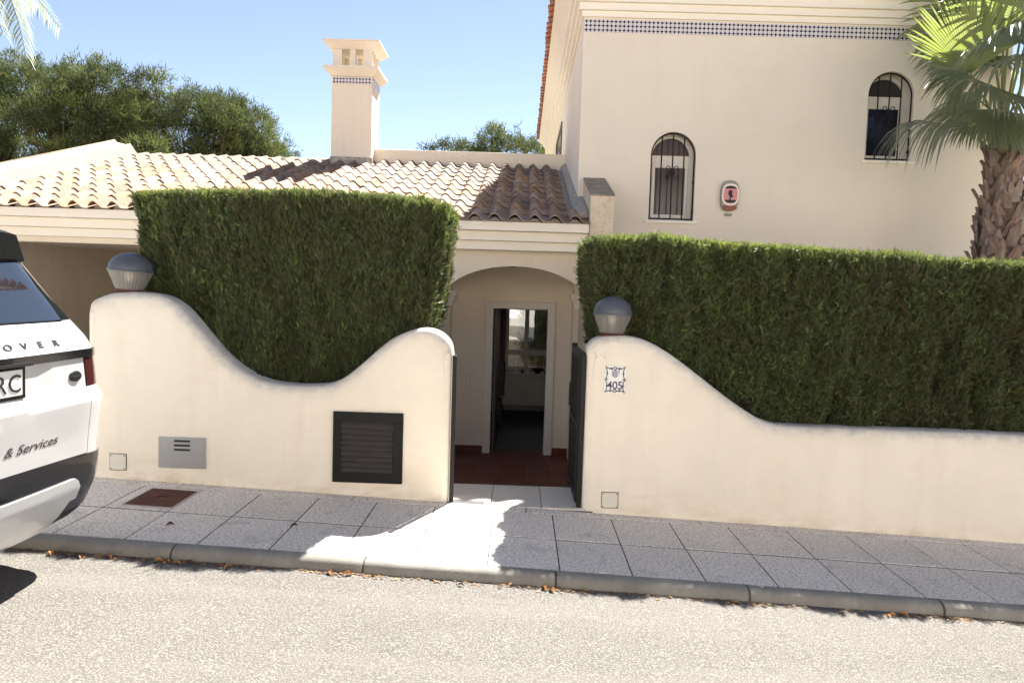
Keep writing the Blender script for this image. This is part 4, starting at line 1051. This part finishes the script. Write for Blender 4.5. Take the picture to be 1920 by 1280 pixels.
pine('pine_tree','pine sloping down to the tiled ridge just left of the chimney',(-9.2,27,-.8),puffs_for([(462,200,.72),(486,222,.72),(508,250,.62),(520,268,.45),(448,225,.8)],27,1.15,2.0,5,4),35)
pine('pine_tree','small pine top showing over the terrace parapet beside the villa eaves',(-1.2,29,-.8),puffs_for([(880,258,.55),(920,234,.62),(950,250,.6),(985,262,.6),(1005,258,.6),(1040,262,.7),(930,265,.65)],29,1.1,1.8,6,5),36)
pine('pine_tree','faint low pine tops peeping over the parapet near the chimney',(-3.4,31,-.8),puffs_for([(805,276,.36),(830,272,.42),(858,268,.48)],31,1.1,1.4,7,5),37)
bs = pine('shrub','bright green shrub tip at the foot of the verge, by the ridge',(-7.2,15.4,-.8),[(PY(280,268,15.5).x,15.5,PY(280,268,15.5).z-.18,.28),(PY(268,272,15.5).x,15.5,PY(268,272,15.5).z-.25,.3)],38,3.5,'shrubs behind the house'); bs['category']='shrub'
for x_ in pine_l.node_tree.nodes:
    if x_.bl_idname=='ShaderNodeBsdfPrincipled': x_.inputs['Specular IOR Level'].default_value=.06; x_.inputs['Roughness'].default_value=.85
# garden seen through the far window
fw_=B().box(-9,12,21,21.3,-.8,.75).build('far_garden_wall', drive_m); tag(fw_,'grey garden wall seen through the window of the hall','garden wall')
bs = pine('shrub','sunlit round shrub seen through the hall window',(.45,17.6,-.8),[(.48,17.6,.35,.42),(.62,17.7,.75,.40),(.38,17.8,.9,.35),(.55,17.5,.0,.45)],39,4.5,'shrubs behind the house'); bs['category']='shrub'

# ------------------------------------------------------------------ palms
fan_l = leafmat('fan_palm_leaf',[(0,(.15,.17,.125)),(.5,(.16,.19,.11)),(1,(.19,.225,.07))],.40,.45)
for x in fan_l.node_tree.nodes:
    if x.bl_idname=='ShaderNodeBsdfPrincipled': x.inputs['Specular IOR Level'].default_value=.6
fea_l = leafmat('feather_palm_leaf',[(0,(.16,.19,.14)),(1,(.30,.33,.25))],.4,.4)
petiole_m = M('petiole',(.20,.20,.075),.5,.15,8)
def fan_leaf(parent, foot, hub, up, nrm, size, seed, tint, spread=150, droop=.35, nseg=34, split=.62):
    """one costapalmate fan: petiole from foot to hub, blade in the plane spanned by 'up' and its side"""
    r=random.Random(seed); foot,hub=Vector(foot),Vector(hub); u=Vector(up).normalized(); n=Vector(nrm); n=(n-u*n.dot(u)).normalized(); s_=u.cross(n)
    mid=foot.lerp(hub,.55)+Vector((0,0,.05)); b=B().tube([foot,mid,hub],[.020,.014,.010],6)
    fr=b.build('frond', petiole_m, parent, smooth=True)
    V=[];T=[];tn=[]; K=7
    for k in range(nseg):
        a=math.radians(-spread+2*spread*k/(nseg-1)); d=u*math.cos(a)+s_*math.sin(a)
        Ls=size*(1-.16*(abs(a)/math.radians(180))**1.5)*r.uniform(.90,1.05)
        da=math.radians(2*spread/(nseg-1))*.52; e=(u*-math.sin(a)+s_*math.cos(a))
        tw=r.uniform(-.25,.25); dr=droop*r.uniform(.7,1.4)
        base=len(V); p=hub.copy(); dd=d.copy()
        for j in range(K+1):
            q=j/K
            w=Ls*q*math.tan(da) if q<split else Ls*split*math.tan(da)*max(0.,1-(q-split)/(1-split))**.8
            V += [p-e*w, p-n*(w*.55), p+e*w]
            g=max(0.,(q-split*.45)/(1-split*.45)); dd=(d+Vector((0,0,-1))*(dr*2.4*g**1.3)+e*(tw*g)+n*(.25*q*(1-g))).normalized(); p=p+dd*(Ls/K)
        for j in range(K):
            q=base+j*3
            T += [(q,q+1,q+4),(q,q+4,q+3),(q+1,q+2,q+5),(q+1,q+5,q+4)]; tn += [min(1,max(0,tint+r.uniform(-.15,.15)))]*4
    fast_mesh('blade',[tuple(v) for v in V],T,fan_l,fr,tn)
    return fr
PYD=8.8; PK=PYD/7.0
pb=Vector((4.42*PK,PYD,-.75))
pw=thing('fan_palm',pb,'fan palm with a shaggy brown trunk standing behind the right hedge','palm tree')
def tr_x(z): return 5.53-.006*(z-2)
def tr_r(z): return .262 if z<2.2 else .262-.075*min(1,(z-2.2)/.8)
tk=B().tube([(tr_x(z),PYD,z) for z in np.arange(-.75,3.6,.2)],[tr_r(z)*.93 for z in np.arange(-.75,3.6,.2)],18).build('trunk', palm_fibre, pw, smooth=True)
def leaf_base(z,a,rr,w,h,out,sk_,bend):
    """old petiole stub: a curved wedge, broad at the foot, split and ragged at its end"""
    d=Vector((math.cos(a),math.sin(a),0)); e=Vector((-d.y,d.x,0)); c=Vector((tr_x(z),PYD,z))+d*rr
    b=B(); rows_=[]
    for q,(ww,oo) in ((0,(1,-.02)),(.45,(.82,.35)),(.8,(.55,.75)),(1,(.34,1.))):
        p=c+d*(out*oo+bend*q*q)+Vector((0,0,h*q))+e*(sk_*q); wj=w*ww*random.uniform(.85,1.15)
        rows_.append([p-e*wj-d*.012,p+d*.012,p+e*wj-d*.012,p-d*.03])
    vs=[x for r_ in rows_ for x in r_]; vs[-4]=vs[-4]+Vector((0,0,random.uniform(-.05,.02))); vs[-2]=vs[-2]+Vector((0,0,random.uniform(-.05,.02)))
    fs=[(i*4+j,i*4+(j+1)%4,(i+1)*4+(j+1)%4,(i+1)*4+j) for i in range(3) for j in range(4)]+[(0,3,2,1),(12,13,14,15)]
    return b.add([tuple(v) for v in vs],fs).build('leaf_base', palm_bark, pw)
for k in range(190):
    z=1.35+1.75*(k/190.); a=k*2.39996+random.uniform(-.25,.25)
    stub=random.random()<.10
    leaf_base(z,a,tr_r(z)*.93,random.uniform(.045,.085),random.uniform(.12,.26),random.uniform(.015,.045)+(.07 if stub else 0),random.uniform(-.10,.10),.0)
for k in range(34):     # fresher boots flaring below the crown
    z=3.0+.42*(k/34.); a=k*2.39996
    leaf_base(z,a,.165,random.uniform(.05,.08),random.uniform(.14,.28),random.uniform(.03,.09),random.uniform(-.05,.05),.03)
cr=Vector((5.50,PYD,3.50))
def PP(x,y,Y): return PY(x,y,Y)
# (hub pixel, hub depth, blade direction, blade normal, size, tint, spread, droop)
FR=[((1820,138),8.45,(-.22,-.05,1.0),(.2,-1,-.05),1.02,.95,66,.06),
    ((1818,142),8.42,(-1,-.15,-.05),(.1,-1,.25),.72,.45,58,.9),
    ((1814,236),8.2,(-1,-.06,.02),(.0,-.30,1),1.14,.12,40,1.7),
    ((1840,236),8.5,(-.8,-.5,-.3),(.1,-.5,1),.55,.3,75,1.1),
    ((1912,80),8.0,(.15,-.8,.25),(.0,-.5,1),.95,.25,115,.9),
    ((1925,110),7.9,(.5,-.8,.1),(.1,-.5,1),1.0,.15,115,.95),
    ((1880,60),9.0,(-.2,.3,1),(.1,1,.2),1.05,.6,110,.25),
    ((1850,30),9.2,(-.7,.3,1),(.2,1,.3),1.0,.75,110,.3),
    ((1935,40),8.4,(.7,-.3,1),(-.3,-1,.3),1.05,.8,110,.3),
    ((1985,190),8.8,(1,.1,-.15),(-.1,.2,1),1.0,.2,100,.9),
    ((1858,160),8.2,(-.45,-.8,-.35),(.1,-.8,.7),.85,.25,95,.95),
    ((1880,120),9.4,(-.1,.9,.3),(0,-.3,1),1.0,.3,110,.7),
    ((1940,110),9.4,(.5,.9,.2),(0,-.3,1),1.0,.3,110,.7),
    ((1838,190),9.0,(-.8,.4,-.25),(.1,.2,1),.85,.35,90,1.0),
    ((1868,205),8.4,(-.3,-.5,-.9),(-.1,-1,.3),.62,.55,70,.7),
    ((1895,210),8.4,(.1,-.5,-.9),(0,-1,.3),.60,.4,70,.7),
    ((1900,-40),8.8,(0,0,1),(.1,-1,0),1.1,.9,105,.15)]
for k,(px,Y,up,nr,sz,ti,sp,dp) in enumerate(FR):
    fan_leaf(pw, cr+Vector((random.uniform(-.07,.07),random.uniform(-.07,.07),random.uniform(-.08,.12))), PP(px[0],px[1],Y), up, nr, sz, 100+k, ti, sp, dp, nseg=40)
# feather palm whose fronds hang into the top left corner
fb=Vector((-8.6,10.6,-.8)); fp=thing('feather_palm',fb,'pale feather palm whose frond tips hang into the top left corner','palm tree')
B().tube([(-8.6,10.6,-.8),(-8.55,10.6,2.5),(-8.5,10.6,5.6)],[.24,.18,.15],12).build('trunk', palm_fibre, fp, smooth=True)
fc=Vector((-8.5,10.6,5.7))
def feather(parent, c0, c1, c2, seed, L=.50, n=46, tint=.6):
    r=np.random.default_rng(seed); c0,c1,c2=map(Vector,(c0,c1,c2))
    pts=[c0.lerp(c1,t).lerp(c1.lerp(c2,t),t) for t in np.linspace(0,1,18)]
    fr=B().tube(pts,list(np.linspace(.022,.004,18)),6).build('frond', petiole_m, parent, smooth=True)
    V=[];T=[];tn=[]
    for k in range(n):
        t=.14+.86*k/(n-1); p=c0.lerp(c1,t).lerp(c1.lerp(c2,t),t); tan=((c1-c0)*(1-t)+(c2-c1)*t).normalized()
        side=tan.cross(Vector((0,0,1))); side=side.normalized() if side.length>.05 else Vector((1,0,0))
        for s_ in (-1,1):
            l=L*(1-.55*abs(2*t-.9)**1.6)*r.uniform(.85,1.1); d=(side*s_*.75+tan*.75+Vector((0,0,r.uniform(-.25,.1)))).normalized()
            w=Vector((0,0,1)).cross(d).normalized()*.014; q=len(V); e1=p+d*l*.55+Vector((0,0,-.05*l)); e2=p+d*l+Vector((0,0,-.42*l))
            V += [p-w*.6,p+w*.6,e1-w,e1+w,e2]; T += [(q,q+1,q+3),(q,q+3,q+2),(q+2,q+3,q+4)]; tn += [min(1,max(0,tint+r.normal(0,.2)))]*3
    fast_mesh('leaflets',[tuple(v) for v in V],T,fea_l,fr,tn); return fr
e1=PY(48,102,10.2); e2=PY(12,70,10.0)
feather(fp,fc,(-7.2,10.3,6.5),tuple(e1),1,.55)
feather(fp,fc,(-7.6,10.0,6.6),tuple(PY(5,60,9.7)),2,.5)
feather(fp,fc,(-7.1,10.9,6.9),tuple(PY(30,20,11.2)),3,.5)
for k in range(11):
    a=k*.571+1.9; d=Vector((math.cos(a),math.sin(a),0))
    if d.x>.55: continue
    feather(fp,fc,fc+d*1.1+Vector((0,0,1.1)),fc+d*2.3+Vector((0,0,-.5+.5*(k%3))),20+k,.5)

# ------------------------------------------------------------------ parked car
CY, HWID = 2.95, .97
car = thing('parked_car',(-4.7,CY,gz(-4.7)-.075),'white sport utility car with black rear bumper parked at the kerb, seen from behind','car')
PZK=[.22,.25,.31,.37,.48,.58,.74,.92,.97,1.118,1.158,1.22,1.295,1.43,1.59,1.70,1.76]
PXK=[-2.50,-2.36,-2.245,-2.20,-2.165,-2.15,-2.14,-2.12,-2.155,-2.165,-2.165,-2.20,-2.265,-2.36,-2.455,-2.54,-2.62]
def Wd_(z): return float(np.interp(z,[.2,.5,1.0,1.18,1.295,1.59,1.76],[.88,.955,.97,.955,.925,.80,.70]))
RC=.15
def rear(z,s,off=0.):
    """rear shell: s in -1..1 runs over the rear face with its rounded corners, beyond 1 along the flank"""
    sg=1 if s>=0 else -1; a=abs(s); Wz=Wd_(z); Lf=Wz-RC; La=RC*math.pi/2; Lh=Lf+La
    X=float(np.interp(z,PZK,PXK)); l=min(a,1)*Lh
    bow=lambda y: .05*(y/.97)**2
    if l<=Lf: p=Vector((X-bow(l),l,z)); n=Vector((1,.1*l/.97,0)).normalized()
    else:
        t=(l-Lf)/RC; p=Vector((X-bow(Lf)-RC*(1-math.cos(t)),Lf+RC*math.sin(t),z)); n=Vector((math.cos(t),math.sin(t),0))
    if a>1: p=p+Vector((-(a-1),0,0))
    dx=float(np.interp(z+.02,PZK,PXK)-np.interp(z-.02,PZK,PXK))/.04
    n=(n+Vector((0,0,-dx*n.x))).normalized(); p=p+n*off
    return Vector((p.x,CY+sg*p.y,p.z))
def patch(name, mat, s0, s1, z0, z1, off, parent, ns=24, nz=6, th=.012, drop=0., shape=None, smooth=True, foff=None):
    b=B(); g=[]
    zk=sorted(set([z0,z1]+[z for z in PZK if z0<z<z1]+list(np.linspace(z0,z1,nz+1))))
    sk_=sorted(set(list(np.linspace(s0,s1,ns+1))))
    for o_ in (off,off-th):
        for z in zk:
            for s_ in sk_:
                zz=z-drop*(abs(min(1,abs(s_))))**2
                if shape: zz=shape(s_,zz,z)
                p=rear(max(.20,min(1.76,zz)),s_,o_+(foff(s_,zz) if foff else 0)); g.append(p)
    n,m_=len(sk_),len(zk); h=n*m_; fs=[]
    for j in range(m_-1):
        for i in range(n-1):
            q=j*n+i; fs += [(q,q+1,q+n+1,q+n),(h+q,h+q+n,h+q+n+1,h+q+1)]
    for i in range(n-1): fs += [(i,h+i,h+i+1,i+1),((m_-1)*n+i,(m_-1)*n+i+1,h+(m_-1)*n+i+1,h+(m_-1)*n+i)]
    for j in range(m_-1): fs += [(j*n,(j+1)*n,h+(j+1)*n,h+j*n),(j*n+n-1,h+j*n+n-1,h+(j+1)*n+n-1,(j+1)*n+n-1)]
    b.add(g,fs); return b.build(name, mat, parent, smooth=smooth)
SE=1.62                     # how far the flank panels run forward
patch('rear_shell', car_dark, -SE, SE, .24, 1.30, -.012, car, 60, 14)
patch('rear_window', car_glass, -.86, .86, 1.300, 1.60, .004, car, 30, 6)
for sg in (-1,1):
    a,b_=sorted((sg*.865,sg*1.30)); patch('rear_pillar', car_black, a, b_, 1.297, 1.62, .001, car, 16, 6)
tg=patch('tailgate', car_white, -.745, .745, 1.160, 1.290, .006, car, 40, 6)
patch('trim_strip', car_black, -1.0, 1.0, 1.122, 1.157, .014, tg, 40, 2)
def recess(s_,z):
    a=min(1,max(0,(.52-abs(s_))/.10)); b_=min(1,max(0,(z-.95)/.03)); return -.011*a*b_
patch('tailgate_panel', car_white, -.745, .745, .941, 1.119, .004, tg, 60, 8, foff=recess)
patch('lower_tailgate', car_white, -.735, .735, .655, .938, .009, tg, 40, 8, shape=lambda s_,zz,z: z-.03*s_*s_*(.938-z)/.283)
for sg in (-1,1):
    a,b_=sorted((sg*.752,sg*1.12)); patch('tail_light', red_lens, a, b_, .975, 1.119, .008, car, 14, 4)
    a,b_=sorted((sg*.752,sg*SE)); patch('quarter_panel', car_white, a, b_, 1.160, 1.296, .005, car, 16, 4)
    a,b_=sorted((sg*1.125,sg*SE)); patch('quarter_panel', car_white, a, b_, .972, 1.119, .005, car, 12, 4)
    a,b_=sorted((sg*.742,sg*SE)); patch('quarter_panel', car_white, a, b_, .645, .970, .008, car, 16, 8, shape=lambda s_,zz,z: z-.03*min(1,s_*s_)*(.97-z)/.325)
bp=patch('rear_bumper', car_black, -1.05, 1.05, .385, .652, .015, car, 44, 8, drop=.03)
def skid(s_,zz,z):   # lower edge swept up towards the exhausts, upper corner rounded
    a=abs(s_); t=(z-.20)/(.535-.20)
    lo_=.20+.225*min(1,max(0,(a-.44)/.20))**1.3; hi_=.535-.05*max(0,(a-.63)/.06)**2
    return lo_+(hi_-lo_)*t
patch('skid_panel', car_white, -.69, .69, .20, .535, .025, car, 60, 8, shape=skid)
for sg in (-1,1):
    a,b_=sorted((sg*.52,sg*.93)); up_=lambda s_,zz,z: zz+.06*max(0,(abs(s_)-.55)/.35)
    patch('exhaust_finisher', chrome, a, b_, .24, .382, .004, car, 12, 3, shape=up_)
    a,b_=sorted((sg*.56,sg*.90)); patch('exhaust_outlet', car_dark, a, b_, .252, .366, .010, car, 12, 3, shape=up_)
# spoiler
b=B(); pr=[(-2.75,1.765),(-2.50,1.752),(-2.425,1.725),(-2.415,1.60),(-2.46,1.582),(-2.75,1.66)]
n=18; vs=[]
for i in range(n+1):
    s_=-1+2*i/n; k=.06*abs(s_)**3; y=CY+s_*.745
    for (x,z) in pr: vs.append((x-k, y-(math.copysign(.04,s_)*abs(s_)**6 if z>1.7 else 0), z-.016*s_*s_))
m_=len(pr); fs=[(i*m_+j,i*m_+(j+1)%m_,(i+1)*m_+(j+1)%m_,(i+1)*m_+j) for i in range(n) for j in range(m_)]+[tuple(range(m_)),tuple(range(n*m_+m_-1,n*m_-1,-1))]
b.add(vs,fs).build('spoiler', car_black, car, smooth=True)
# plate and lettering on the tailgate
XF=(0,1,0)
def s_of(ly,z): return (ly-CY)/(Wd_(z)-RC+RC*math.pi/2)
pl_r=3.285; pxr=rear(1.05,s_of(3.2,1.05),.004-.011).x+.006
pl=B().box(pxr-.006,pxr+.004,pl_r-.52,pl_r,.992,1.108).build('number_plate', plate_white, car, bevel=.003)
b=B(); xx=pxr+.0045
b.box(xx-.010,xx+.002,pl_r-.532,pl_r+.011,.978,.991); b.box(xx-.010,xx+.002,pl_r-.532,pl_r+.011,1.109,1.119); b.box(xx-.010,xx+.0019,pl_r+.001,pl_r+.0108,.991,1.109); b.box(xx-.010,xx+.0019,pl_r-.532,pl_r-.522,.991,1.109)
b.build('plate_frame', car_black, pl)
b=B(); put_text(b,'C',.112,.0012,(pxr+.0055,pl_r-.050,1.010),XF,ZU); put_text(b,'R',.112,.0012,(pxr+.0055,pl_r-.130,1.010),XF,ZU)
b.build('plate_letter', car_dark, pl)
for chh,ly in (('R',3.125),('O',3.229),('V',3.330),('E',3.436),('R',3.545)):
    p=rear(1.188,s_of(ly,1.19),.0075); q=rear(1.218,s_of(ly,1.218),.0075)
    b=B(); put_text(b,chh,.043,.002,(p.x,ly,p.z),XF,tuple((Vector((q.x,0,q.z))-Vector((p.x,0,p.z))).normalized()),bold=.0012)
    b.v=[(p_[0],ly+(p_[1]-ly)*1.55,p_[2]) for p_ in b.v]; b.build('badge_letter', letter_m, tg)
y=3.648; x=rear(1.034,s_of(y,1.034),.006).x
b=B(); pts=[(y+.042*math.cos(a),1.034+.026*math.sin(a)) for a in np.linspace(0,2*math.pi,24,endpoint=False)]
b.prism(pts,'x',x-.014,x+.008); em_=b.build('emblem', car_dark, tg, bevel=.003)
b=B(); pts=[(y+.046*math.cos(a),1.034+.030*math.sin(a)) for a in np.linspace(0,2*math.pi,24,endpoint=False)]
b.prism(pts,'x',x-.014,x+.003); b.build('emblem_ring', chrome, em_)
B().box(x+.0085,x+.010,y-.030,y+.030,1.030,1.038).build('emblem_bar', letter_m, em_)
b=B(); put_text(b,'& Services',.060,.0006,(0,0,.738),XF,ZU,shear=.30,spacing=.98)
y0_,y1_=min(p[1] for p in b.v),max(p[1] for p in b.v)
def onp(p):
    ly=3.135+(p[1]-y0_)/(y1_-y0_)*.345; r_=rear(p[2],s_of(ly,p[2]),.0102); return (r_.x+p[0],ly,p[2])
b.v=[onp(p) for p in b.v]
b.build('lettering', maroon, tg)
B().box(pxr-.012,pxr+.016,pl_r-.40,pl_r+.05,1.121,1.135).build('plate_lamp', car_dark, tg)
# rest of the body, forward of the rear quarter
def station(x,zb,zt,w): return [(x,CY-w,zb),(x,CY+w,zb),(x,CY+w,zt-.12),(x,CY+w-.06,zt),(x,CY-w+.06,zt),(x,CY-w,zt-.12)]
def loft(name,mat,st,parent):
    b=B(); vs=[p for s_ in st for p in s_]; m_=len(st[0])
    b.add(vs,[(i*m_+j,i*m_+(j+1)%m_,(i+1)*m_+(j+1)%m_,(i+1)*m_+j) for i in range(len(st)-1) for j in range(m_)]+[tuple(range(m_)),tuple(range(len(st)*m_-1,(len(st)-1)*m_-1,-1))]); return b.build(name,mat,parent,smooth=True)
loft('body',car_white,[station(-2.70,.30,1.285,.90),station(-3.2,.28,1.30,.955),station(-4.6,.28,1.27,.97),station(-5.6,.28,1.22,.97),station(-6.5,.30,1.12,.95),station(-7.0,.38,.98,.86),station(-7.1,.45,.85,.75)],car)
def cab(x,zb,zt,wb,wt): return [(x[0],CY-wb,zb),(x[0],CY+wb,zb),(x[1],CY+wt,zt),(x[1],CY-wt,zt)]
loft('cabin_glass',car_glass,[cab((-2.55,-2.72),1.24,1.66,.86,.735),cab((-4.3,-4.3),1.24,1.72,.88,.74),cab((-5.6,-4.9),1.2,1.70,.86,.70)],car)
loft('roof',car_white,[station(-2.70,1.67,1.765,.72),station(-3.6,1.69,1.80,.76),station(-4.5,1.69,1.79,.74),station(-4.95,1.66,1.73,.68)],car)
for x in (-3.25,-6.15):
    for sg in (-1,1):
        zc=gz(-2.6)-.075+.375; y0=CY+sg*.72; y1=CY+sg*.985; ym=(y0+y1)/2
        b=B().lathe([(.21,-.12),(.35,-.125),(.375,-.09),(.375,.09),(.35,.125),(.21,.12)],(0,0,0),36)
        b.v=[(x+p[0],ym+p[2],zc+p[1]) for p in b.v]; w=b.build('wheel',rubber,car,smooth=True)
        b=B().lathe([(0,.09),(.04,.10),(.05,.08),(.20,.085),(.215,.118),(.215,-.118),(0,-.10)],(0,0,0),30); b.v=[(x+p[0],ym+p[2]*sg,zc+p[1]) for p in b.v]; b.build('rim',chrome,w,smooth=True)
# the road rises towards the front of the car
for o in car.children_recursive:
    a=np.empty(len(o.data.vertices)*3,dtype=np.float32); o.data.vertices.foreach_get('co',a); a=a.reshape(-1,3)
    a[:,2]-=SLOPE*(a[:,0]+ORG[car.name].x+2.3); o.data.vertices.foreach_set('co',a.ravel()); o.data.update()
CYAW=R(5); pv=Vector((-2.2,3.85,0)); c0_=ORG[car.name]-pv
car.location=pv+Vector((c0_.x*math.cos(CYAW)+c0_.y*math.sin(CYAW),-c0_.x*math.sin(CYAW)+c0_.y*math.cos(CYAW),c0_.z)); car.rotation_euler=(0,0,-CYAW)

# ------------------------------------------------------------------ house across the street, hinted at in the car window, enlarged to bounce light
op=thing('house_across_street',(0,-11,-.5),'long white two storey house with a terracotta roof across the street, hinted at in the car window, enlarged for bounce light','house')
b=B(); OW=[[(x,z0),(x+1.0,z0),(x+1.0,z0+1.35),(x,z0+1.35)] for x in (-15,-10.5,-6,-1.5,3,7.5,12) for z0 in (.6,3.7)]
face_with_holes(b,[(-18,-1.2),(17,-1.2),(17,6.2),(-18,6.2)],OW,-8.2,-8.4)
b.box(-18,17,-15.5,-8.45,-1.2,6.2); b.build('wall', across_m, op)
for h in OW: B().box(h[0][0]+.02,h[1][0]-.02,-8.41,-8.36,h[0][1]+.02,h[2][1]-.02).build('window', dark_pane, op)
b=B(); b.add([(-18.6,-7.7,6.15),(17.6,-7.7,6.15),(17.6,-16.1,6.15),(-18.6,-16.1,6.15),(-14,-11.9,7.8),(13,-11.9,7.8)],[(0,1,5,4),(1,2,5),(2,3,4,5),(3,0,4),(3,2,1,0)]); b.build('roof', clay_red, op)
ow=B().box(-18,18,-5.0,-4.78,-1.2,1.0).build('garden_wall', across_m); tag(ow,'plain white garden wall on the far side of the street, behind the camera','garden wall')  # unseen wall, added with the house for its bounce light
# ------------------------------------------------------------------ fallen leaves
leaf_c=[M('dry_leaf',(.42,.20,.07),.7,.3,30),M('red_leaf',(.10,.03,.022),.7,.3,30)]
def dry_leaf(x,y,z,s,a,mi,label,group):
    b=B(); n=5; vs=[]
    for i in range(n+1):
        t=i/n; w=.42*math.sin(math.pi*min(.97,max(.04,t)))**.8; c=.25*math.sin(t*3.1)
        vs += [((t-.5)*s,-w*s*.5,c*s+.12*s*w*2),((t-.5)*s,0,c*s*.6),((t-.5)*s,w*s*.5,c*s+.2*s*w*2)]
    fs=[(i*3+j,i*3+j+1,(i+1)*3+j+1,(i+1)*3+j) for i in range(n) for j in range(2)]
    b.add(vs,fs); me=bpy.data.meshes.new('fallen_leaf'); me.from_pydata(b.v,[],b.f); me.materials.append(leaf_c[mi])
    o=link('fallen_leaf',me,None,(x,y,z+.003)); o.rotation_euler=(random.uniform(-.2,.2),random.uniform(-.2,.2),a); tag(o,label,'leaf',group)
for px in (100,135,160,205,225,300,318,330,338,352,418,428,622,640,655,868,962,1022,1035,1100,1668,1672,1700):
    p=PY(px,1060,3.895); dry_leaf(p.x+random.uniform(-.01,.01),KY-.03-random.uniform(0,.05),gz(p.x)-.057,random.uniform(.028,.06),random.uniform(0,6.3),0 if random.random()<.85 else 1,'curled orange brown dry leaf in the gutter along the kerb','dry leaves in the gutter')
for (x,y,lab) in ((-2.02,4.28,'long thin dark red leaf on the pavement in front of the iron cover'),(-1.33,4.42,'small dark red leaf on the pavement left of the sunlit patch')):
    dry_leaf(x,y,gz(x)+.002,.05,.4,1,lab,'leaves on the pavement')

lv=[];lt_=[];ltn=[]
r=np.random.default_rng(77)
for k in range(900):
    x=r.uniform(-3.2,4.2) if r.random()<.55 else r.choice([-1.87,-.8,.24,1.28,-2.3,2.3])+r.normal(0,.13)
    y=3.915-abs(r.normal(0,.022)); a=r.uniform(0,6.28); L_=r.uniform(.006,.020); w=L_*r.uniform(.25,.5); z=gz(x)-.056+r.uniform(0,.004)
    d=np.array([math.cos(a),math.sin(a),0]); e=np.array([-d[1],d[0],r.normal(0,.4)]); n0=len(lv); p=np.array([x,y,z])
    lv += [p-d*L_,p+e*w,p+d*L_,p-e*w]; lt_ += [(n0,n0+1,n0+2),(n0,n0+2,n0+3)]
    ltn += [r.uniform(0,1)]*2
for k in range(260):
    x=r.uniform(-3,4.5); y=5.155-abs(r.normal(0,.03)); a=r.uniform(0,6.28); L_=r.uniform(.004,.011); z=gz(x)+.004
    d=np.array([math.cos(a),math.sin(a),0]); e=np.array([-d[1],d[0],0]); n0=len(lv); p=np.array([x,y,z])
    lv += [p-d*L_,p+e*L_*.4,p+d*L_,p-e*L_*.4]; lt_ += [(n0,n0+1,n0+2),(n0,n0+2,n0+3)]; ltn += [r.uniform(0,.5)]*2
o=fast_mesh('leaf_litter',lv,lt_,leafmat('litter_bits',[(0,(.07,.05,.035)),(.5,(.20,.12,.06)),(1,(.36,.24,.12))],.8,.1),None,ltn)
tag(o,'fine brown leaf litter and grit along the kerb and wall foot',kind='stuff')
